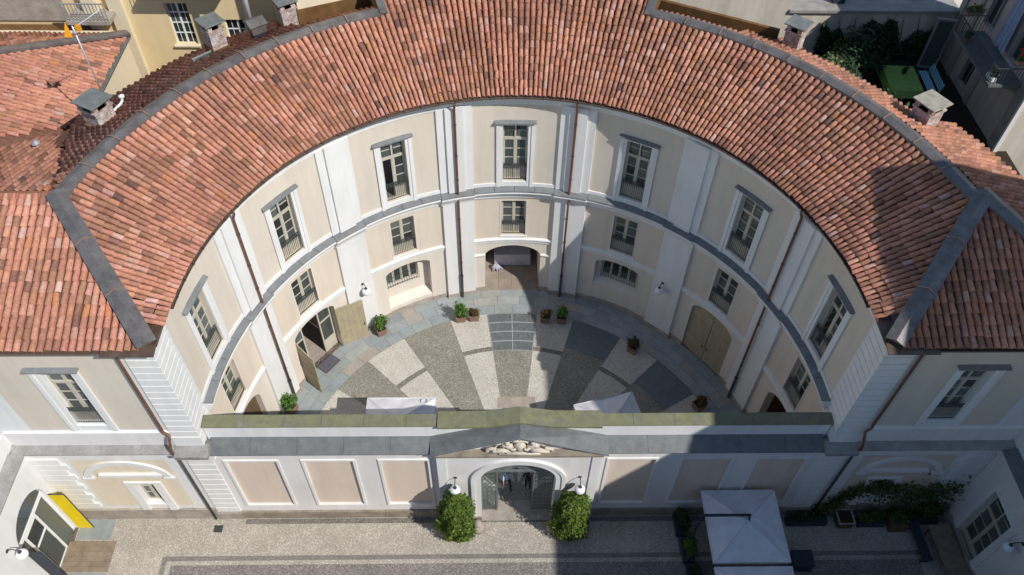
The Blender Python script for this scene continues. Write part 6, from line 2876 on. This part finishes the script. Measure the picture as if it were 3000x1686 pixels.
# house with the balcony
bh = thing("balcony_house", "mauve rendered house with a planted balcony overlooking the garden", "building", (0, 0, 0))
FH = flat((26.3, 0, 0), (0, -1, 0), (1, 0, 0))
m = MB()
wall(m, FH, -25.2, -16.3, 0, 20, [(-22.6, -21.4, 11.6, 14.4, .3), (-19.2, -18.0, 11.6, 14.4, .3), (-22.2, -21.2, 8.0, 10.2, .3)])
m.build("court_wall", "plaster_mauve", bh)
m = MB()
m.box(26.302, 36, 16.25, 16.3, 0, 20)
m.build("side_wall", "plaster_old", bh)
for (a, b) in ((-25.1, -24.6), (-23.4, -23.1), (-20.7, -20.3), (-17.0, -16.35)):
    m = MB()
    wbox(m, FH, a, b, 0, 20, -.09, 0.0)
    m.build("pilaster", "stone_ledge", bh)
m = MB()
m.box(26.2, 26.42, 16.16, 16.30, 0, 20)
m.build("corner_strip", "plaster_white", bh)
for (a, b, z0, z1) in ((-22.6, -21.4, 11.6, 14.4), (-19.2, -18.0, 11.6, 14.4), (-22.2, -21.2, 8.0, 10.2)):
    m = MB()
    c = (a + b) / 2
    for u0, u1, za, zb in ((a, a + .07, z0, z1), (b - .07, b, z0, z1), (c - .04, c + .04, z0, z1), (a, b, z0, z0 + .07), (a, b, z1 - .07, z1)):
        wbox(m, FH, u0, u1, za, zb, .20, .26)
    o = m.build("window", "zinc_grey", bh)
    for u0, u1 in ((a + .07, c - .04), (c + .04, b - .07)):
        p = MB()
        wbox(p, FH, u0, u1, z0 + .07, z1 - .07, .24, .25)
        p.build("pane", "window_glass", o)
m = MB()
m.box(24.5, 26.2, 16.95, 21.9, 11.28, 11.42)
bo = m.build("balcony", "slate", bh)
m = MB()
for k in range(30):
    y = 17.0 + k * .168
    m.box(24.53, 24.55, y - .01, y + .01, 11.42, 12.36)
for k in range(10):
    x = 24.55 + k * .18
    m.box(x - .01, x + .01, 17.0, 17.02, 11.42, 12.36)
    m.box(x - .01, x + .01, 21.84, 21.86, 11.42, 12.36)
m.box(24.515, 24.565, 16.98, 21.88, 12.36, 12.40)
m.box(24.565, 26.2, 16.98, 17.03, 12.36, 12.40)
m.box(24.565, 26.2, 21.83, 21.88, 12.36, 12.40)
m.build("balcony_railing", "iron", bo)
m = MB()
for y in (17.6, 19.4, 21.2):
    m.hexa([(24.8, y - .1, 11.18), (26.21, y - .1, 10.7), (26.21, y + .1, 10.7), (24.8, y + .1, 11.18), (24.8, y - .1, 11.279), (26.21, y - .1, 11.279), (26.21, y + .1, 11.279), (24.8, y + .1, 11.279)])
m.build("balcony_bracket", "stone_ledge", bo)
ac = thing("wall_unit", "pale lilac box shaped unit fixed low on the balcony house", "unit", (25.75, 17.9, 6.2))
m = MB()
m.box(-.5, .45, -.62, .62, 0, 1.05)
m.build("casing", "cloth_lilac", ac, bevel=.05)
m = MB()
m.box(-.45, .54, -.5, .5, -.06, -.002)
m.build("wall_bracket", "iron", ac)
dp = thing("blue_drape", "pale blue sheet hanging from above beside the planted balcony", "drape", (26.1, 19.85, 11.7))
m = MB()
N = 14
for i in range(N):
    for j in range(6):
        q = []
        for (ii, jj) in ((i, j), (i + 1, j), (i + 1, j + 1), (i, j + 1)):
            y = -.55 + 1.1 * ii / N
            q.append((-.06 - .07 * sin(ii * 1.4 + jj * .2) - .05 * jj / 6, y * (1 - .05 * jj), .0 + jj * .8))
        m.face(q)
m.build("sheet", "pvc_blue", dp, smooth=True)


def box_pot(loc, size, leaf, label, seed, n, flowers=0, potm="pot_pink", size_leaf=.06):
    t = thing("balcony_planter", label, "potted plant", loc, 0, "planters on the balcony")
    m = MB()
    m.box(-size[0], size[0], -size[1], size[1], 0, .22)
    m.build("trough", potm, t, bevel=.02)
    rn = random.Random(seed)
    c = leaf_cloud("foliage", t, [q for q in blob_points(n, (0, 0, .42), (size[0] * 1.5, size[1] * 1.25, .34), rn, 8, .6) if q[0].z > .15], size_leaf, leaf, seed)
    c["kind"] = "stuff"
    for k in range(flowers):
        f = MB()
        cx, cy, cz = rn.uniform(-size[0], size[0]) * 1.2, rn.uniform(-size[1], size[1]), rn.uniform(.5, .8)
        for j in range(9):
            f.ball((cx + rn.gauss(0, .05), cy + rn.gauss(0, .05), cz + rn.gauss(0, .03)), .035, 6)
        f.build("flower_head", "flower_red", t, smooth=True)


box_pot((25.75, 17.35, 12.40), (.16, .14), "leaf_fresh", "red geraniums in a pink pot at the corner of the balcony", 51, 420, 5)
box_pot((25.1, 21.85, 12.42), (.45, .14), "leaf_olive", "trough of grassy plants on the far railing of the balcony", 52, 420, 0, "terracotta_box")
box_pot((24.85, 20.9, 11.42), (.18, .18), "leaf_vine", "leafy pot standing on the balcony floor against the railing", 53, 320, 0, "terracotta_box")
box_pot((24.8, 17.5, 11.42), (.16, .30), "leaf_olive", "pale striped plants in a low trough at the near end of the balcony floor", 54, 260, 0, "white_paint")

# =================================================================== unseen block added to cut sky light on the front court
mp_ = thing("added_sky_blocker", "unseen block added opposite the screen wall to cut sky light on the front court", "building", (0, -17.5, 0))
m = MB()
m.box(-24, 24, -4, 4, 0, 10.6)
m.build("wall", "plaster_white", mp_)
m = MB()
m.hexa([(-24.4, -4.4, 10.6), (24.4, -4.4, 10.6), (24.4, 4.4, 10.6), (-24.4, 4.4, 10.6), (-20, -.1, 12.4), (20, -.1, 12.4), (20, .1, 12.4), (-20, .1, 12.4)])
m.build("roof", "roof_bed", mp_)
for k in range(11):
    for z0, z1 in ((1.0, 3.6), (5.6, 8.6)):
        m = MB()
        x = -20 + k * 4
        m.box(x - .6, x + .6, 4.0, 4.05, z0, z1)
        m.build("window", "window_glass", mp_)
